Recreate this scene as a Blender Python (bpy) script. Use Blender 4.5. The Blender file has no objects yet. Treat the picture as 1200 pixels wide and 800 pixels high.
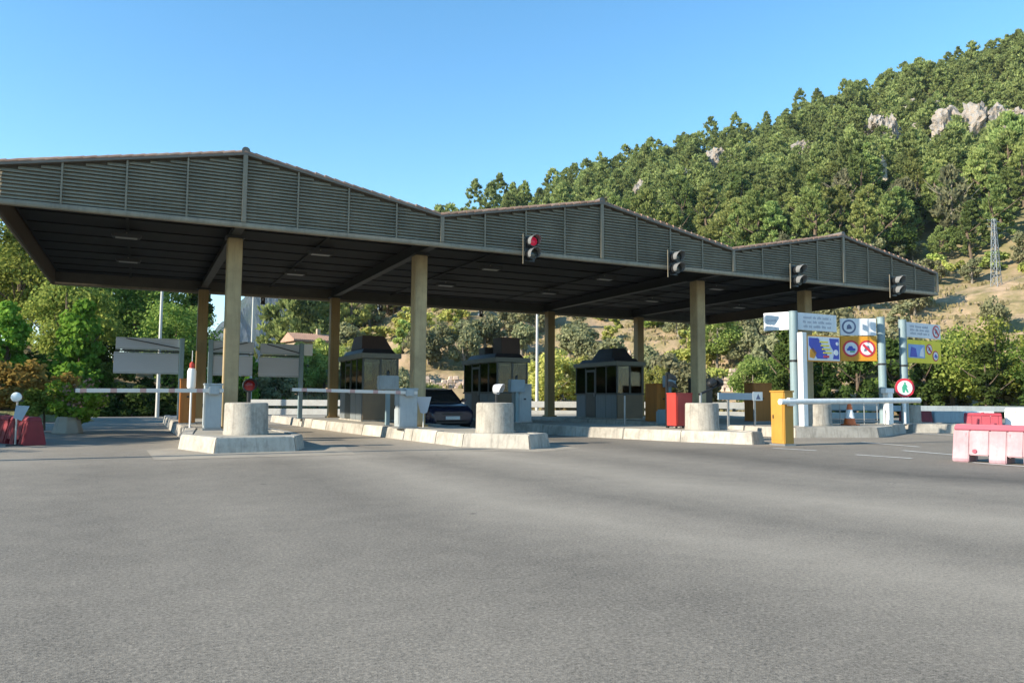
import bpy, bmesh, math, random
import numpy as np
from mathutils import Vector, Matrix
R = math.radians
random.seed(7)
SC = bpy.context.scene
COL = SC.collection

# ------------------------------------------------------------------ camera
cam = bpy.data.cameras.new("camera")
cam.sensor_width = 36.0
cam.lens = 36.0 * 898.8 / 1200.0
cam.clip_start = 0.1
cam.clip_end = 20000
camo = bpy.data.objects.new("camera", cam)
COL.objects.link(camo)
YAW, PITCH, ROLL = 0.4524, 0.0752, 0.0062
fw = Vector((math.sin(YAW) * math.cos(PITCH), math.cos(YAW) * math.cos(PITCH), math.sin(PITCH)))
rt = Vector((math.cos(YAW), -math.sin(YAW), 0))
up = rt.cross(fw)
rt, up = rt * math.cos(ROLL) + up * math.sin(ROLL), up * math.cos(ROLL) - rt * math.sin(ROLL)
mw = Matrix((rt, up, -fw)).transposed().to_4x4()
mw.translation = (0, 0, 1.1)
camo.matrix_world = mw
SC.camera = camo

# ------------------------------------------------------------------ sky, sun, exposure
SUN_EL, SUN_AZ = R(25), R(-90.5)          # azimuth clockwise from +Y: the sun stands square to the left
world = bpy.data.worlds.new("World")
SC.world = world
world.use_nodes = True
wn, wl = world.node_tree.nodes, world.node_tree.links
sky = wn.new('ShaderNodeTexSky')
sky.sky_type = 'NISHITA'
sky.sun_disc = False
sky.sun_elevation = SUN_EL
sky.sun_rotation = SUN_AZ
sky.air_density = 1.0
sky.dust_density = 0.0
sky.ozone_density = 1.8
hsv = wn.new('ShaderNodeHueSaturation')
hsv.inputs['Hue'].default_value = 0.492
hsv.inputs['Saturation'].default_value = 1.25
wl.new(sky.outputs[0], hsv.inputs['Color'])
wl.new(hsv.outputs[0], wn['Background'].inputs[0])
wn['Background'].inputs[1].default_value = 0.145
sl = bpy.data.lights.new("sun", 'SUN')
sl.energy = 5.0
sl.angle = R(0.5)
sl.color = (1.0, 0.895, 0.74)
so = bpy.data.objects.new("sun", sl)
COL.objects.link(so)
sd = Vector((math.sin(SUN_AZ) * math.cos(SUN_EL), math.cos(SUN_AZ) * math.cos(SUN_EL), math.sin(SUN_EL)))
so.rotation_euler = sd.to_track_quat('Z', 'Y').to_euler()
so.location = sd * 100
SC.view_settings.view_transform = 'Standard'
SC.view_settings.look = 'None'
SC.view_settings.exposure = 1.05
SC.view_settings.gamma = 1.0
SC.cycles.use_denoising = True
SC.cycles.max_bounces = 8
SC.cycles.transparent_max_bounces = 12

# ------------------------------------------------------------------ materials
def mat(name, col, rough=0.6, metal=0.0, var=0.12, scale=3.0, bump=0.0, bscale=40.0, dirt=None, dscale=2.0, damt=0.5,
        objrand=0.0, emit=None, spec=0.4, coord='Object', streak=0.0):
    m = bpy.data.materials.new(name)
    m.use_nodes = True
    nt = m.node_tree
    n, l = nt.nodes, nt.links
    b = n['Principled BSDF']
    b.inputs['Roughness'].default_value = rough
    b.inputs['Metallic'].default_value = metal
    b.inputs['Specular IOR Level'].default_value = spec
    tc = n.new('ShaderNodeTexCoord')
    def noise(sc, det=4, rg=0.6):
        x = n.new('ShaderNodeTexNoise')
        x.inputs['Scale'].default_value = sc
        x.inputs['Detail'].default_value = det
        x.inputs['Roughness'].default_value = rg
        l.new(tc.outputs[coord], x.inputs['Vector'])
        return x.outputs['Fac']
    base = n.new('ShaderNodeMix'); base.data_type = 'RGBA'
    base.inputs[6].default_value = tuple(max(0, c * (1 - var)) for c in col) + (1,)
    base.inputs[7].default_value = tuple(min(1, c * (1 + var)) for c in col) + (1,)
    mr = n.new('ShaderNodeMapRange')
    mr.inputs[1].default_value = 0.3; mr.inputs[2].default_value = 0.7
    l.new(noise(scale), mr.inputs[0]); l.new(mr.outputs[0], base.inputs[0])
    out = base.outputs[2]
    if dirt:
        d = n.new('ShaderNodeMix'); d.data_type = 'RGBA'
        d.inputs[7].default_value = tuple(dirt) + (1,)
        mr2 = n.new('ShaderNodeMapRange')
        mr2.inputs[1].default_value = 0.45; mr2.inputs[2].default_value = 0.72; mr2.inputs[4].default_value = damt
        l.new(noise(dscale, 6, 0.7), mr2.inputs[0]); l.new(mr2.outputs[0], d.inputs[0])
        l.new(out, d.inputs[6]); out = d.outputs[2]
    if streak:                                     # rain streaks and grime running down the face
        mp = n.new('ShaderNodeMapping'); mp.inputs['Scale'].default_value = (9, 9, .7)
        g_ = n.new('ShaderNodeNewGeometry'); l.new(g_.outputs['Position'], mp.inputs['Vector'])
        x = n.new('ShaderNodeTexNoise'); x.inputs['Scale'].default_value = 1.0; x.inputs['Detail'].default_value = 5; x.inputs['Roughness'].default_value = .7
        l.new(mp.outputs[0], x.inputs['Vector'])
        ms = n.new('ShaderNodeMapRange'); ms.inputs[1].default_value = .48; ms.inputs[2].default_value = .72; ms.inputs[4].default_value = streak
        l.new(x.outputs['Fac'], ms.inputs[0])
        sk = n.new('ShaderNodeMix'); sk.data_type = 'RGBA'; sk.inputs[7].default_value = tuple(c * .38 for c in col) + (1,)
        l.new(ms.outputs[0], sk.inputs[0]); l.new(out, sk.inputs[6]); out = sk.outputs[2]
    if objrand:
        oi = n.new('ShaderNodeObjectInfo')
        hs = n.new('ShaderNodeHueSaturation')
        m1 = n.new('ShaderNodeMapRange'); m1.inputs[3].default_value = 1 - objrand; m1.inputs[4].default_value = 1 + objrand
        l.new(oi.outputs['Random'], m1.inputs[0]); l.new(m1.outputs[0], hs.inputs['Value'])
        l.new(out, hs.inputs['Color']); out = hs.outputs[0]
    l.new(out, b.inputs['Base Color'])
    if bump:
        bp = n.new('ShaderNodeBump'); bp.inputs['Strength'].default_value = bump
        bp.inputs['Distance'].default_value = 0.02
        l.new(noise(bscale, 5, 0.65), bp.inputs['Height']); l.new(bp.outputs[0], b.inputs['Normal'])
    if emit:
        b.inputs['Emission Color'].default_value = tuple(emit[:3]) + (1,)
        b.inputs['Emission Strength'].default_value = emit[3]
    return m

M = {}
M['concrete'] = mat('concrete', (.38, .35, .295), .9, var=.13, scale=2.2, bump=.5, bscale=25, dirt=(.13, .115, .095), dscale=2.4, damt=.75, streak=0.75)
M['kerb'] = mat('kerb_concrete', (.41, .38, .325), .9, objrand=.12, var=.12, scale=1.5, bump=.5, bscale=18, dirt=(.15, .135, .11), dscale=1.6, damt=.7, streak=0.6)
M['slab'] = mat('island_slab', (.33, .305, .25), .9, var=.12, scale=1.2, bump=.4, bscale=22, dirt=(.20, .18, .15), dscale=.8, damt=.5)
M['slat'] = mat('slat_paint', (.295, .255, .185), .55, var=.14, scale=1.3, dirt=(.11, .11, .09), dscale=.7, damt=.4, streak=0.35)
M['mullion'] = mat('mullion_paint', (.21, .182, .13), .5, var=.1, scale=2)
M['gutter'] = mat('gutter_paint', (.27, .232, .165), .5, var=.12, scale=1.2, dirt=(.14, .13, .11), dscale=.8, damt=.5, streak=0.5)
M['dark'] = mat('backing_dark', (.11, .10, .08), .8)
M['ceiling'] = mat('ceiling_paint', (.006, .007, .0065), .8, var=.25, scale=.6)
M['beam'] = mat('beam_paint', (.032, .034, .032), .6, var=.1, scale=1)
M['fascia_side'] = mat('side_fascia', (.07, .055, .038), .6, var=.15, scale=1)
M['rooftile'] = mat('roof_tile', (.30, .18, .125), .85, var=.2, scale=5, bump=.4, bscale=30, dirt=(.40, .32, .25), dscale=3, damt=.5, objrand=.2)
M['verge'] = mat('verge_metal', (.15, .13, .105), .5, var=.1)
M['column_skylit'] = mat('skylit_column_paint', (.41, .32, .175), .7, var=.12, scale=.9, bump=.15, bscale=30, dirt=(.21, .155, .085), dscale=.7, damt=.7, streak=0.45)  # paler, greyer copy of the column paint: skylight on the front row put into colour
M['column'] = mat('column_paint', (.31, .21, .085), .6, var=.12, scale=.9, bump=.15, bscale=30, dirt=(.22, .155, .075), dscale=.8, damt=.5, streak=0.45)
M['grey_cab'] = mat('cabinet_grey', (.33, .37, .38), .5, var=.07, scale=2, dirt=(.18, .18, .17), dscale=1.5, damt=.35, streak=0.35)
M['blue_grey'] = mat('blue_grey_paint', (.21, .29, .31), .45, var=.07, scale=2, dirt=(.2, .22, .22), dscale=1, damt=.3, streak=0.3)
M['sign_blue_grey'] = mat('sign_box_blue', (.26, .33, .38), .5, var=.08)
M['orange_cab'] = mat('cabinet_orange', (.40, .15, .025), .5, var=.1, dirt=(.16, .07, .02), dscale=1.5, damt=.5, streak=0.4)
M['yellow'] = mat('yellow_paint', (.42, .225, .038), .5, var=.07, scale=2, dirt=(.26, .15, .04), dscale=1.5, damt=.4, streak=0.3)
M['red'] = mat('red_paint', (.40, .045, .035), .45, var=.1, scale=2, dirt=(.3, .04, .03), dscale=1.5, damt=.4, streak=0.3)
M['white'] = mat('white_paint', (.76, .76, .73), .45, var=.04, scale=3, dirt=(.5, .48, .43), dscale=1.5, damt=.35, streak=0.3)
M['rail_white'] = mat('weathered_rail_white', (.46, .46, .43), .6, var=.08, dirt=(.3, .29, .26), dscale=.8, damt=.5)
M['sign_white'] = mat('sign_white', (.68, .70, .72), .45, var=.04, scale=2, dirt=(.55, .56, .56), dscale=1, damt=.3, streak=0.2)
M['sign_grey'] = mat('sign_back_grey', (.46, .47, .49), .5, var=.06, scale=1, dirt=(.38, .38, .39), dscale=1, damt=.4)
M['galv'] = mat('galvanised_steel', (.30, .31, .31), .4, metal=.6, var=.1)
M['hood'] = mat('hood_plastic', (.18, .185, .185), .25, var=.15, spec=.6)
M['black'] = mat('black_plastic', (.018, .019, .02), .35, var=.2)
M['rubber'] = mat('rubber', (.02, .02, .02), .8)
M['red_lens'] = mat('red_lens', (.40, .01, .04), .15, emit=(1, .03, .10, .10))
M['dark_red_lens'] = mat('unlit_red_lens', (.16, .012, .012), .15)
M['dark_lens'] = mat('unlit_lens', (.05, .06, .055), .12, spec=.6)
M['lens_red_small'] = mat('small_red_lens', (.26, .02, .02), .2)
M['blue'] = mat('sign_blue', (.055, .075, .40), .5, var=.1)
M['lightblue'] = mat('sign_light_blue', (.20, .34, .62), .5, var=.1)
M['sign_orange'] = mat('sign_orange', (.62, .28, .02), .5, var=.08, dirt=(.45, .2, .03), damt=.3)
M['sign_yellow'] = mat('sign_yellow', (.74, .62, .03), .5, var=.08)
M['sign_red'] = mat('sign_red', (.52, .03, .05), .45, var=.08)
M['green'] = mat('sign_green', (.05, .32, .2), .5)
M['ink'] = mat('sign_ink', (.12, .14, .22), .6)
M['inklight'] = mat('sign_ink_light', (.36, .38, .44), .6)
M['booth_grey'] = mat('booth_panel_grey', (.17, .19, .195), .5, var=.08, scale=1, dirt=(.16, .16, .15), damt=.4, streak=0.4)
M['booth_ochre'] = mat('booth_panel_ochre', (.17, .13, .085), .6, var=.08, scale=1, dirt=(.24, .17, .1), damt=.4)
M['booth_frame'] = mat('booth_frame', (.055, .06, .055), .4)
M['booth_trim'] = mat('booth_roof_trim', (.15, .15, .12), .5)
M['booth_hood'] = mat('booth_roof_hood', (.03, .028, .032), .5, var=.2)
M['brown_box'] = mat('roof_unit_brown', (.055, .03, .022), .6)
M['car'] = mat('car_paint', (.012, .017, .040), .22, var=.05, spec=.6)
M['carlamp'] = mat('headlight_glass', (.5, .53, .55), .1)
M['plate'] = mat('number_plate', (.6, .6, .58), .5)
M['pinkplastic'] = mat('sunbleached_red_plastic', (.31, .15, .175), .5, var=.16, scale=2.2, dirt=(.36, .265, .28), dscale=2.0, damt=.8, bump=.1, bscale=12, streak=0.35)
M['pinkedge'] = mat('red_plastic_lip', (.31, .06, .09), .5, var=.1)
M['redplastic'] = mat('red_plastic', (.17, .010, .020), .5, var=.12, scale=2, dirt=(.3, .03, .04), damt=.4, streak=0.4)
M['redbright'] = mat('bright_red_plastic', (.32, .035, .055), .5, var=.12, scale=2)
M['whiteplastic'] = mat('white_plastic', (.74, .75, .73), .5, var=.05, dirt=(.5, .5, .48), damt=.4)
M['cone'] = mat('cone_orange', (.62, .13, .03), .5)
M['markings'] = mat('road_marking', (.62, .61, .56), .8, var=.12, scale=6, dirt=(.28, .27, .25), dscale=5, damt=.8)
M['apron'] = mat('apron_concrete', (.33, .285, .22), .9, var=.1, scale=1.5, bump=.3, bscale=30, dirt=(.17, .16, .14), dscale=1.6, damt=.7)
M['bark'] = mat('bark', (.13, .095, .065), .95, var=.3, scale=3, bump=.6, bscale=14)
M['palebark'] = mat('olive_bark', (.22, .19, .15), .95, var=.25, scale=3, bump=.6, bscale=14)
M['plaster'] = mat('cream_plaster', (.36, .28, .19), .9, var=.1)
M['darkwin'] = mat('window_dark', (.03, .03, .03), .2)
M['stone'] = mat('terrace_stone', (.52, .40, .31), .95, var=.2, scale=2, bump=.6, bscale=6, objrand=.2)
M['poolpale'] = mat('pale_steel_pole', (.52, .51, .46), .5, var=.06)
M['lampglass'] = mat('lamp_diffuser', (.25, .25, .23), .4)
M['lampwhite'] = mat('lamp_white', (.72, .76, .74), .3)

def glass():
    m = bpy.data.materials.new('booth_glass'); m.use_nodes = True
    n, l = m.node_tree.nodes, m.node_tree.links
    n.remove(n['Principled BSDF'])
    t = n.new('ShaderNodeBsdfTransparent'); t.inputs[0].default_value = (.50, .55, .50, 1)
    g = n.new('ShaderNodeBsdfGlossy'); g.inputs['Roughness'].default_value = .04
    f = n.new('ShaderNodeFresnel'); f.inputs[0].default_value = 1.5
    x = n.new('ShaderNodeMixShader')
    l.new(f.outputs[0], x.inputs[0]); l.new(t.outputs[0], x.inputs[1]); l.new(g.outputs[0], x.inputs[2])
    l.new(x.outputs[0], n['Material Output'].inputs[0])
    return m
M['glass'] = glass()

def stripes(name, axis, period, c1, c2):
    m = mat(name, c1, .5, var=.05)
    n, l = m.node_tree.nodes, m.node_tree.links
    b = n['Principled BSDF']
    tc = n.new('ShaderNodeTexCoord'); sx = n.new('ShaderNodeSeparateXYZ')
    l.new(tc.outputs['Object'], sx.inputs[0])
    d = n.new('ShaderNodeMath'); d.operation = 'DIVIDE'; d.inputs[1].default_value = period
    l.new(sx.outputs[axis], d.inputs[0])
    fr = n.new('ShaderNodeMath'); fr.operation = 'FRACT'; l.new(d.outputs[0], fr.inputs[0])
    gt = n.new('ShaderNodeMath'); gt.operation = 'GREATER_THAN'; gt.inputs[1].default_value = .78; l.new(fr.outputs[0], gt.inputs[0])
    mx = n.new('ShaderNodeMix'); mx.data_type = 'RGBA'
    mx.inputs[6].default_value = tuple(c1) + (1,); mx.inputs[7].default_value = tuple(c2) + (1,)
    l.new(gt.outputs[0], mx.inputs[0]); l.new(mx.outputs[2], b.inputs['Base Color'])
    return m
M['boom'] = stripes('boom_red_white', 0, .62, (.56, .54, .50), (.44, .27, .24))

def asphalt():
    m = bpy.data.materials.new('asphalt'); m.use_nodes = True
    n, l = m.node_tree.nodes, m.node_tree.links
    b = n['Principled BSDF']; b.inputs['Roughness'].default_value = .85; b.inputs['Specular IOR Level'].default_value = .25
    g = n.new('ShaderNodeNewGeometry'); s = n.new('ShaderNodeSeparateXYZ'); l.new(g.outputs['Position'], s.inputs[0])
    def noise(sc, det, rg, vec=None):
        x = n.new('ShaderNodeTexNoise'); x.inputs['Scale'].default_value = sc; x.inputs['Detail'].default_value = det
        x.inputs['Roughness'].default_value = rg
        l.new(vec if vec else g.outputs['Position'], x.inputs['Vector']); return x.outputs['Fac']
    def math_(op, a, b_):
        x = n.new('ShaderNodeMath'); x.operation = op
        for i, v in enumerate((a, b_)):
            if isinstance(v, (int, float)): x.inputs[i].default_value = v
            else: l.new(v, x.inputs[i])
        return x.outputs[0]
    def rng(v, a, b_, c, d):
        x = n.new('ShaderNodeMapRange'); x.interpolation_type = 'SMOOTHSTEP'
        l.new(v, x.inputs[0])
        for i, q in enumerate((a, b_, c, d)): x.inputs[i + 1].default_value = q
        return x.outputs[0]
    # wheel paths run along the lanes (Y): worn and dark bands across X, slightly wandering
    wob = noise(.16, 2, .5)
    xs = math_('MULTIPLY', s.outputs[0], math_('SUBTRACT', 1.0, math_('MULTIPLY', math_('MAXIMUM', math_('SUBTRACT', 8.0, s.outputs[1]), 0.0), .045)))
    xw = math_('ADD', xs, math_('MULTIPLY', math_('SUBTRACT', wob, .5), .8))
    cr = n.new('ShaderNodeValToRGB'); e = cr.color_ramp
    l.new(math_('DIVIDE', math_('ADD', xw, 4.0), 30.0), cr.inputs[0])
    pts = [(-4, .46), (-2, .52), (-.4, .40), (.9, .50), (2.2, .40), (3.5, .74), (4.7, .40), (6.3, .80), (7.6, .48), (8.8, .56), (10.5, .20), (12.0, .40), (13.4, .44), (16, .50), (20, .44)]
    e.elements[0].position = 0; e.elements[0].color = (pts[0][1],) * 3 + (1,)
    e.elements[1].position = 1; e.elements[1].color = (.5, .5, .5, 1)
    for p, v in pts[1:]:
        q = e.elements.new((p + 4) / 30); q.color = (v, v, v, 1)
    band = cr.outputs[0]
    big = rng(noise(.35, 4, .6), .3, .7, -.05, .05)
    mid = rng(noise(2.5, 5, .7), .3, .7, -.05, .05)
    fine = rng(noise(48, 3, .75), .36, .64, -.15, .15)
    grit = rng(noise(190, 2, .6), .36, .64, -.20, .20)
    near = rng(s.outputs[1], 13.6, 14.6, 0.0, .13)
    v = math_('ADD', band, big); v = math_('ADD', v, mid); v = math_('ADD', v, fine); v = math_('ADD', v, grit); v = math_('ADD', v, near)
    mx = n.new('ShaderNodeMix'); mx.data_type = 'RGBA'; mx.clamp_factor = True
    mx.inputs[6].default_value = (.060, .055, .047, 1); mx.inputs[7].default_value = (.352, .310, .248, 1)
    l.new(v, mx.inputs[0])
    # pale and dark stone chips
    ch = n.new('ShaderNodeTexVoronoi'); ch.inputs['Scale'].default_value = 75; l.new(g.outputs['Position'], ch.inputs['Vector'])
    sc_ = n.new('ShaderNodeSeparateColor'); l.new(ch.outputs['Color'], sc_.inputs[0])
    v = math_('ADD', v, math_('ADD', rng(sc_.outputs[0], .86, .92, 0, .16), rng(sc_.outputs[0], .08, .14, -.13, 0)))
    l.new(v, mx.inputs[0])
    # oil drips and tar specks
    vo = n.new('ShaderNodeTexVoronoi'); vo.inputs['Scale'].default_value = .9; l.new(g.outputs['Position'], vo.inputs['Vector'])
    spot = rng(math_('ADD', vo.outputs['Distance'], math_('MULTIPLY', noise(14, 2, .5), .06)), .045, .075, .7, 0)
    m2 = n.new('ShaderNodeMix'); m2.data_type = 'RGBA'; l.new(spot, m2.inputs[0]); l.new(mx.outputs[2], m2.inputs[6])
    m2.inputs[7].default_value = (.04, .038, .036, 1)
    # hairline cracks
    vc = n.new('ShaderNodeTexVoronoi'); vc.feature = 'DISTANCE_TO_EDGE'; vc.inputs['Scale'].default_value = .33
    vw = n.new('ShaderNodeVectorMath'); vw.operation = 'ADD'
    nz = n.new('ShaderNodeTexNoise'); nz.inputs['Scale'].default_value = 1.2; nz.inputs['Detail'].default_value = 5
    l.new(g.outputs['Position'], nz.inputs['Vector']); l.new(g.outputs['Position'], vw.inputs[0]); l.new(nz.outputs['Color'], vw.inputs[1])
    l.new(vw.outputs[0], vc.inputs['Vector'])
    crk = math_('MULTIPLY', rng(vc.outputs['Distance'], .001, .004, .28, 0), rng(noise(.25, 2, .5), .52, .62, 0, 1))
    m3 = n.new('ShaderNodeMix'); m3.data_type = 'RGBA'; l.new(crk, m3.inputs[0]); l.new(m2.outputs[2], m3.inputs[6])
    m3.inputs[7].default_value = (.04, .04, .038, 1)
    l.new(m3.outputs[2], b.inputs['Base Color'])
    bp = n.new('ShaderNodeBump'); bp.inputs['Strength'].default_value = .4; bp.inputs['Distance'].default_value = .006
    l.new(math_('ADD', noise(120, 3, .7), math_('MULTIPLY', noise(40, 3, .7), .6)), bp.inputs['Height']); l.new(bp.outputs[0], b.inputs['Normal'])
    return m
M['asphalt'] = asphalt()

def soil(name, c1, c2, c3, s1, s2, steep=None):
    m = bpy.data.materials.new(name); m.use_nodes = True
    n, l = m.node_tree.nodes, m.node_tree.links
    b = n['Principled BSDF']; b.inputs['Roughness'].default_value = .95; b.inputs['Specular IOR Level'].default_value = .1
    g = n.new('ShaderNodeNewGeometry')
    def noise(sc, det=5, rg=.65):
        x = n.new('ShaderNodeTexNoise'); x.inputs['Scale'].default_value = sc; x.inputs['Detail'].default_value = det; x.inputs['Roughness'].default_value = rg
        l.new(g.outputs['Position'], x.inputs['Vector'])
        r = n.new('ShaderNodeMapRange'); r.inputs[1].default_value = .38; r.inputs[2].default_value = .62
        l.new(x.outputs['Fac'], r.inputs[0]); return r.outputs[0]
    a = n.new('ShaderNodeMix'); a.data_type = 'RGBA'; a.inputs[6].default_value = c1 + (1,); a.inputs[7].default_value = c2 + (1,); l.new(noise(s1), a.inputs[0])
    c = n.new('ShaderNodeMix'); c.data_type = 'RGBA'; l.new(a.outputs[2], c.inputs[6]); c.inputs[7].default_value = c3 + (1,); l.new(noise(s2), c.inputs[0])
    outc = c.outputs[2]
    if steep:                                      # undergrowth takes over on the wooded upper slope
        sp = n.new('ShaderNodeSeparateXYZ'); l.new(g.outputs['Position'], sp.inputs[0])
        zr = n.new('ShaderNodeMapRange'); zr.inputs[1].default_value = 17; zr.inputs[2].default_value = 34; l.new(sp.outputs[2], zr.inputs[0])
        nn = n.new('ShaderNodeMath'); nn.operation = 'MULTIPLY'; l.new(zr.outputs[0], nn.inputs[0]); nn.inputs[1].default_value = .8
        u = n.new('ShaderNodeMix'); u.data_type = 'RGBA'; l.new(nn.outputs[0], u.inputs[0]); l.new(outc, u.inputs[6]); u.inputs[7].default_value = (.105, .115, .045, 1); outc = u.outputs[2]
    l.new(outc, b.inputs['Base Color'])
    bp = n.new('ShaderNodeBump'); bp.inputs['Strength'].default_value = .8; bp.inputs['Distance'].default_value = .3
    x = n.new('ShaderNodeTexNoise'); x.inputs['Scale'].default_value = s2 * 2.5; x.inputs['Detail'].default_value = 6
    l.new(g.outputs['Position'], x.inputs['Vector']); l.new(x.outputs['Fac'], bp.inputs['Height']); l.new(bp.outputs[0], b.inputs['Normal'])
    return m
M['hill'] = soil('hill_soil', (.42, .30, .195), (.34, .245, .15), (.20, .17, .08), .045, .35, True)
M['plain'] = soil('plain_soil', (.30, .25, .16), (.20, .20, .10), (.14, .16, .07), .05, .6)
M['rock'] = soil('limestone', (.34, .335, .33), (.13, .13, .13), (.33, .27, .21), .45, 1.1)
M['mountain'] = soil('far_rock', (.075, .08, .085), (.045, .055, .06), (.03, .045, .035), .006, .02)

def leaf(name, c1, c2, orand=.22, hue=.02, trans=.42):
    m = bpy.data.materials.new(name); m.use_nodes = True
    n, l = m.node_tree.nodes, m.node_tree.links
    n.remove(n['Principled BSDF'])
    g = n.new('ShaderNodeNewGeometry'); oi = n.new('ShaderNodeObjectInfo')
    a = n.new('ShaderNodeMix'); a.data_type = 'RGBA'; a.inputs[6].default_value = c1 + (1,); a.inputs[7].default_value = c2 + (1,)
    l.new(g.outputs['Random Per Island'], a.inputs[0])
    hs = n.new('ShaderNodeHueSaturation')
    r1 = n.new('ShaderNodeMapRange'); r1.inputs[3].default_value = 1 - orand; r1.inputs[4].default_value = 1 + orand; l.new(oi.outputs['Random'], r1.inputs[0])
    wn_ = n.new('ShaderNodeTexWhiteNoise'); wn_.noise_dimensions = '1D'; l.new(oi.outputs['Random'], wn_.inputs['W'])
    r2 = n.new('ShaderNodeMapRange'); r2.inputs[3].default_value = .5 - hue; r2.inputs[4].default_value = .5 + hue; l.new(wn_.outputs['Value'], r2.inputs[0])
    l.new(r1.outputs[0], hs.inputs['Value']); l.new(r2.outputs[0], hs.inputs['Hue']); l.new(a.outputs[2], hs.inputs['Color'])
    d = n.new('ShaderNodeBsdfDiffuse'); t = n.new('ShaderNodeBsdfTranslucent'); x = n.new('ShaderNodeMixShader'); x.inputs[0].default_value = trans
    l.new(hs.outputs[0], d.inputs[0]); l.new(hs.outputs[0], t.inputs[0]); l.new(d.outputs[0], x.inputs[1]); l.new(t.outputs[0], x.inputs[2])
    l.new(x.outputs[0], n['Material Output'].inputs[0])
    return m
M['pine_leaf'] = leaf('pine_needles', (0.169, 0.221, 0.068), (0.346, 0.394, 0.137), .38, .025)
M['oak_leaf'] = leaf('oak_leaves', (0.062, 0.103, 0.028), (0.152, 0.193, 0.055), .3, .02)
M['grey_leaf'] = leaf('grey_pine_needles', (0.149, 0.155, 0.086), (0.253, 0.241, 0.138), .25, .02)
M['olive_leaf'] = leaf('olive_leaves', (.200, .210, .105), (.330, .330, .180), .25, .02)
M['shrub_leaf'] = leaf('shrub_leaves', (0.248, 0.309, 0.068), (0.483, 0.499, 0.151), .28, .035)
M['broad_leaf'] = leaf('broad_leaves', (.085, .140, .022), (.230, .280, .060), .2, .02, .35)
M['lit_leaf'] = leaf('bank_leaves', (0.107, 0.168, 0.034), (0.328, 0.380, 0.091), .22, .03, .5)
M['bright_leaf'] = leaf('bright_leaves', (0.115, 0.230, 0.025), (0.253, 0.391, 0.063), .12, .01, .4)
M['dark_leaf'] = leaf('dark_leaves', (.045, .075, .020), (.095, .130, .035), .2, .015)
M['rust_leaf'] = leaf('rusty_leaves', (.22, .13, .035), (.38, .27, .08), .15, .02)
M['blossom'] = leaf('pale_blossom', (.30, .22, .14), (.50, .30, .26), .1, .01)
M['grass'] = leaf('dry_grass', (.24, .22, .10), (.42, .35, .19), .1, .02)

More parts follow.
